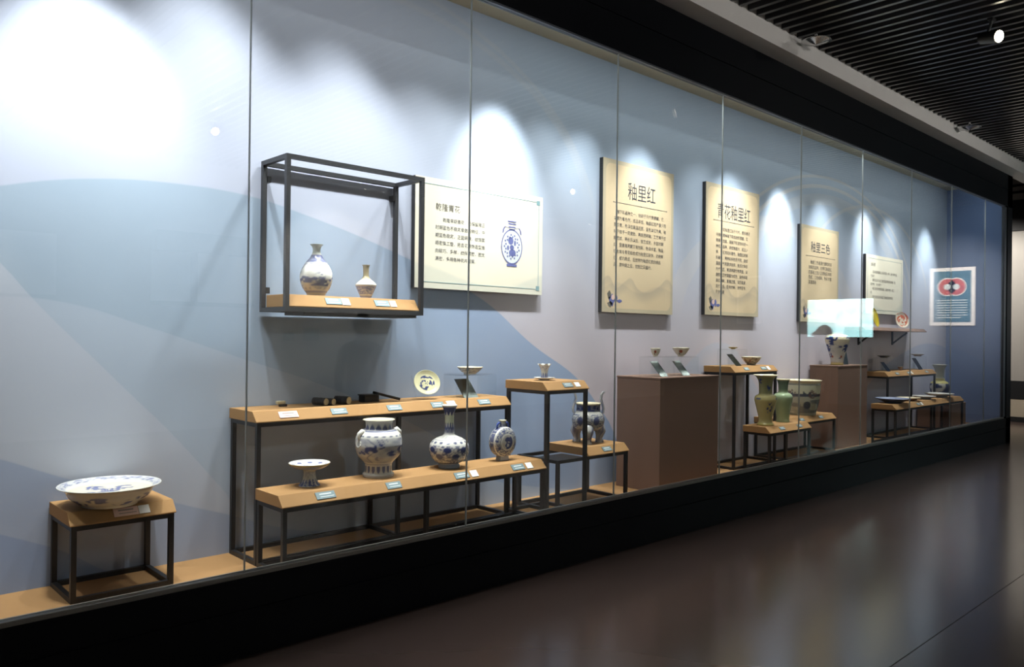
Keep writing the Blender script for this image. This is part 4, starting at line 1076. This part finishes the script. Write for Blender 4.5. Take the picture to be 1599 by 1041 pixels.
# ------------------------------------------------------------------ ceiling fittings
def ceiling_cone(x, y, label):
    r = empty('ceiling_fitting', (x, y, 4.25), label, 'ceiling fitting', 'chrome dish fittings on the slat ceiling')
    MB().cyl((x, y, 4.335), (x, y, 4.225), .012, n=12).build('stem', 'chrome', r, smooth=True)
    lathe('dish', [(.012, .03), (.02, .028), (.115, .004), (.128, 0)], [(.128, -.003), (.115, -.001), (.035, -.024), (.001, -.036)], lambda a, b, c, d: np.repeat(np.array([.7, .7, .7])[None], a.size, 0).reshape(a.shape+(3,)), (0, 0, -.05), r, n=40, m=10, m2=14, mat='chrome')
ceiling_cone(6.75, -.36, 'chrome dish-shaped fitting close under the slats, near the pale bulkhead')
ceiling_cone(10.85, -.36, 'far chrome dish-shaped fitting under the slats by the bulkhead')

def track_lamp(x, y, z, aim, label):
    r = empty('track_spotlight', (x, y, z), label, 'spotlight', 'spotlights on the slat ceiling')
    d = (Vector(aim)-Vector((x, y, z))).normalized(); c = Vector((x, y, z))
    MB().box(x-.05, x+.05, y-.02, y+.02, 4.235, 4.26).build('mount', 'lamp_black', r)
    MB().cyl((x, y, 4.24), c-d*.05, .012, n=10).build('arm', 'lamp_black', r)
    hs_ = MB().cyl(c-d*.10, c+d*.07, .048, .055, 24).build('housing', 'lamp_black', r, smooth=False)
    MB().cyl(c+d*.071, c+d*.074, .047, .047, 24).build('lens', 'lamp_glow', hs_)
for (p, t), lab in zip(ROOM_LAMPS, ('lit black spotlight hanging from the slat ceiling in front of the case', 'lit spotlight on the ceiling across the room, nearer the camera', 'lit spotlight on the ceiling across the room, farther along', 'added fill spotlight washing the near end of the opposite wall', 'added fill spotlight washing the far end of the opposite wall', 'added fill spotlight washing the middle of the opposite wall')):
    track_lamp(p[0], p[1], p[2], t, lab)

# ------------------------------------------------------------------ things on the end wall, seen in the glass
tv = empty('wall_screen', (XE, -4.24, 1.6), 'large lit screen with pale cyan picture on the end wall', 'screen')
MB().box(XE-.06, XE, -5.0, -3.48, 1.58, 2.47).build('bezel', 'lamp_black', tv, bevel=.006)
m, nt, out = new_mat('screen_picture'); B = NB(nt)
g = B.n('ShaderNodeNewGeometry'); sp = B.n('ShaderNodeSeparateXYZ'); nt.links.new(g.outputs['Position'], sp.inputs[0])
nz = B.noise(g.outputs['Position'], 3.0, 4)
c = B.mix(B.step(nz, .45, .62), (.62, .92, .92, 1), (.85, .97, .96, 1))
c = B.mix(B.step(sp.outputs[2], 1.75, 1.95), (.45, .82, .84, 1), c)
em = B.n('ShaderNodeEmission'); em.inputs[1].default_value = 6.0
nt.links.new(c, em.inputs[0]); nt.links.new(em.outputs[0], out.inputs[0]); MATS['screen_picture'] = m
MB().box(XE-.063, XE-.060, -4.98, -3.50, 1.603, 2.45).build('screen_picture', 'screen_picture', tv)

wp = empty('framed_poster', (XE, -1.94, 1.86), 'white framed teal poster with two red round plates on the end wall', 'poster')
MB().box(XE-.03, XE, -2.36, -1.52, 1.855, 3.03).build('frame', 'white_frame', wp)
pmat('teal_sheet', srgb(70, 112, 128), .6, var=.1, nscale=4)
MB().box(XE-.033, XE-.030, -2.29, -1.59, 1.925, 2.96).build('sheet', 'teal_sheet', wp)
pmat('plate_red', srgb(196, 90, 84), .6, var=.3, nscale=30)
for y in (-1.86, -2.03):
    pr_ = MB().cyl((XE-.034, y, 2.64), (XE-.037, y, 2.64), .185, n=36).build('plate_rim', 'white_frame', wp)
    MB().cyl((XE-.0375, y, 2.64), (XE-.040, y, 2.64), .165, n=36).build('plate_picture', 'plate_red', pr_)
    MB().cyl((XE-.0405, y, 2.64), (XE-.042, y, 2.64), .06, n=30).build('plate_centre', 'print_pale', pr_)
for i in range(8):
    MB().box(XE-.034, XE-.033, -2.22, -1.66-(.12 if i == 7 else 0), 2.36-i*.05, 2.375-i*.05).build('printed_line', 'print_pale', wp)
MB().box(XE-.03, XE, -6.83, -6.19, 1.91, 3.07).build('frame', 'white_frame', empty('framed_sheet', (XE, -6.5, 1.91), 'white framed grey sheet farther along the end wall', 'poster'))
fp = [o for o in bpy.data.objects if o.name == 'framed_sheet'][0]
MB().box(XE-.033, XE-.030, -6.79, -6.23, 1.95, 3.03).build('sheet', 'room_wall', fp)

# opposite side of the room: pale poster and a hanging showcase, seen only as reflections
op = empty('opposite_poster', (2.55, YO, 2.05), 'pale poster on the wall across the room', 'poster')
MB().box(2.1, 2.95, YO+.002, YO+.03, 2.05, 2.92).build('backing', 'poster_edge', op)
MB().box(2.1, 2.95, YO+.03, YO+.033, 2.05, 2.92).build('sheet', 'card_white', op)
sc_ = empty('wall_showcase', (5.0, YO, 2.0), 'pale glazed showcase with dark header on the wall across the room', 'showcase')
MB().box(4.25, 5.8, YO, YO+.25, 2.80, 3.10).build('header', 'room_dark', sc_)
MB().box(4.25, 5.8, YO, YO+.03, 2.02, 2.80).build('back_panel', 'card_white', sc_)
MB().box(4.25, 5.8, YO, YO+.25, 1.96, 2.02).build('sill', 'room_dark', sc_)
MB().box(4.84, 4.87, YO+.03, YO+.25, 2.02, 2.80).build('divider', 'room_dark', sc_)
for x, w_, h_ in ((6.55, .2, .14), (6.98, .3, .22)):
    q = empty('small_picture', (x, YO, 1.42), 'small dark picture on the wall across the room, ' + ('left one' if x < 6.8 else 'right one'), 'picture')
    MB().box(x-w_/2, x+w_/2, YO, YO+.02, 1.42, 1.42+h_).build('frame', 'room_dark', q)
    MB().box(x-w_/2+.02, x+w_/2-.02, YO+.02, YO+.022, 1.44, 1.40+h_).build('sheet', 'teal_sheet', q)

# ------------------------------------------------------------------ two visitors in the room, mirrored in the glass
def person(loc, rz, label, jacket, trousers, arm_bend):
    root = empty('person', loc, label, 'person', rz=rz)
    V, E_, Rr = [], [], []
    def v(p, r, par=None):
        V.append(p); Rr.append(r if isinstance(r, tuple) else (r, r))
        if par is not None: E_.append((par, len(V)-1))
        return len(V)-1
    pel = v((0, 0, .96), (.155, .115))
    sp = v((0, .01, 1.10), (.14, .105), pel); ch = v((0, .0, 1.28), (.165, .115), sp); nb = v((0, -.01, 1.43), (.095, .075), ch)
    nk = v((0, -.012, 1.495), .050, nb); jaw = v((0, .022, 1.572), (.058, .074), nk); hd = v((0, .002, 1.64), (.098, .118), jaw); tp = v((0, -.006, 1.712), (.082, .098), hd)
    v((0, .150, 1.606), (.014, .014), hd)                                   # nose
    for s in (-1, 1):
        hp = v((s*.09, 0, .88), (.092, .098), pel); kn = v((s*.10, .012, .49), .062, hp); cf_ = v((s*.102, -.012, .34), .058, kn)
        an = v((s*.105, -.02, .085), .04, cf_); ft = v((s*.115, .07, .045), (.042, .036), an); v((s*.122, .15, .032), (.038, .024), ft)
        sh = v((s*.175, -.01, 1.395), .062, nb); el = v((s*.225, -.03, 1.12), .046, sh)
        wr = v((s*.215, arm_bend, 1.12-.245+arm_bend*.35), .030, el)
        d = (Vector(V[wr])-Vector(V[el])).normalized(); side = Vector((-s, 0, 0)); side = (side-d*side.dot(d)).normalized(); nrm = d.cross(side)
        pm = v(tuple(Vector(V[wr])+d*.055), (.038, .018), wr)
        for k, (o_, ln) in enumerate(((-.030, .062), (-.010, .074), (.010, .070), (.029, .055))):
            b0 = v(tuple(Vector(V[pm])+d*.035+nrm*o_), .010, pm); b1 = v(tuple(Vector(V[b0])+d*ln*.5+side*.006), .009, b0); v(tuple(Vector(V[b1])+d*ln*.45+side*.018), .0075, b1)
        t0 = v(tuple(Vector(V[wr])+d*.03-nrm*.034), .011, wr); t1 = v(tuple(Vector(V[t0])+d*.03-nrm*.018+side*.008), .010, t0); v(tuple(Vector(V[t1])+d*.028-nrm*.006+side*.008), .008, t1)
    me = bpy.data.meshes.new('body_cage'); me.from_pydata(V, E_, []); me.update()
    o = bpy.data.objects.new('body_cage', me); COL.objects.link(o)
    o.modifiers.new('skin', 'SKIN')
    if not me.skin_vertices: me.skin_vertices.new(name='')
    for i, r in enumerate(Rr):
        me.skin_vertices[0].data[i].radius = r; me.skin_vertices[0].data[i].use_root = (i == 0)
    sb = o.modifiers.new('sub', 'SUBSURF'); sb.levels = 2; sb.render_levels = 2
    dg = bpy.context.evaluated_depsgraph_get(); dg.update()
    bm_ = bpy.data.meshes.new_from_object(o.evaluated_get(dg)); bpy.data.objects.remove(o)
    bm_.name = 'body'
    b = bpy.data.objects.new('body', bm_); COL.objects.link(b); b.parent = root
    bm_.materials.clear(); bm_.materials.append(MATS['cloth'])
    bm_.polygons.foreach_set('use_smooth', [True]*len(bm_.polygons))
    hand_z = 1.12-.245+arm_bend*.35
    def paint(co):
        c = np.repeat(np.array(jacket)[None], len(co), 0)
        c[(co[:, 2] < .93) & (np.abs(co[:, 0]) < .185)] = trousers
        c[(co[:, 2] < .10)] = (.03, .03, .03)
        skin = (.48, .30, .21)
        c[co[:, 2] > 1.485] = skin
        dist = np.minimum(np.linalg.norm(co-np.array([.212, arm_bend*1.25, hand_z-.07]), axis=1), np.linalg.norm(co-np.array([-.212, arm_bend*1.25, hand_z-.07]), axis=1))
        c[dist < .135] = np.where((np.abs(co[dist < .135][:, 0:1]) > .178), np.array(skin)[None], c[dist < .135])
        return c
    paint_obj(b, paint)
    # face and hair
    bc = np.empty(len(bm_.vertices)*3, np.float32); bm_.vertices.foreach_get('co', bc); bc = bc.reshape(-1, 3)
    def front(x, z):
        d = np.hypot(bc[:, 0]-x, bc[:, 2]-z); return float(bc[d < .022][:, 1].max())
    def side(z):
        d = np.abs(bc[:, 2]-z)+np.abs(bc[:, 1]); return float(np.abs(bc[d < .03][:, 0]).max())
    def child(mb, nm, mat, col=None):
        q = mb.build(nm, mat, None, smooth=True); q.parent = root
        if col is not None: paint_obj(q, const(col))
    SK = (.48, .30, .21)
    for s in (-1, 1):
        y = front(s*.031, 1.645)
        child(MB().tube([(s*.031-.014, y-.008, 1.645), (s*.031, y-.002, 1.647), (s*.031+.014, y-.008, 1.645)], [.002, .007, .002], 8), 'eye', 'ebony')
        child(MB().tube([(s*.031-.018, y-.006, 1.668), (s*.031, y-.001, 1.672), (s*.031+.018, y-.007, 1.667)], [.002, .004, .002], 8), 'eyebrow', 'ebony')
        xe = side(1.64)
        child(MB().tube([(s*(xe-.006), .0, 1.668), (s*(xe+.008), -.008, 1.656), (s*(xe+.006), -.006, 1.63), (s*(xe-.008), .002, 1.606)], [.006, .011, .010, .005], 10), 'ear', 'skin', SK)
    y0_, y1_ = front(0, 1.65), front(0, 1.60)
    child(MB().tube([(0, y0_-.006, 1.655), (0, y1_+.012, 1.622), (0, y1_+.018, 1.606), (0, y1_-.004, 1.594)], [.006, .010, .013, .008], 10), 'nose', 'skin', SK)
    y = front(0, 1.568)
    child(MB().tube([(-.024, y-.010, 1.570), (0, y-.001, 1.568), (.024, y-.010, 1.570)], [.003, .006, .003], 8), 'mouth', 'skin', (.30, .10, .09))
    n, m_ = 28, 16; vs, fs_ = [], []
    for i in range(m_+1):
        ph = math.pi*.64*i/m_
        for k in range(n):
            t = 2*math.pi*k/n
            front = max(0.0, math.sin(t)); lim = ph*(1-.38*front)
            vs.append((.088*math.sin(lim)*math.cos(t), -.010+.104*math.sin(lim)*math.sin(t), 1.645+.104*math.cos(lim)))
    for i in range(m_):
        for k in range(n): fs_.append((i*n+k, i*n+(k+1) % n, (i+1)*n+(k+1) % n, (i+1)*n+k))
    h = MB().add(vs, fs_).build('hair', 'ebony', None, smooth=True); h.parent = root
    sd = h.modifiers.new('solid', 'SOLIDIFY'); sd.thickness = .008
    return root
person((11.12, -1.61, 0), math.radians(150), 'standing visitor in dark jacket near the screen end of the room', (.03, .032, .04), (.02, .022, .03), .05)
person((4.29, -3.11, 0), math.radians(35), 'standing visitor in dark coat and grey trousers beside the camera', (.022, .024, .03), (.06, .06, .07), .10)
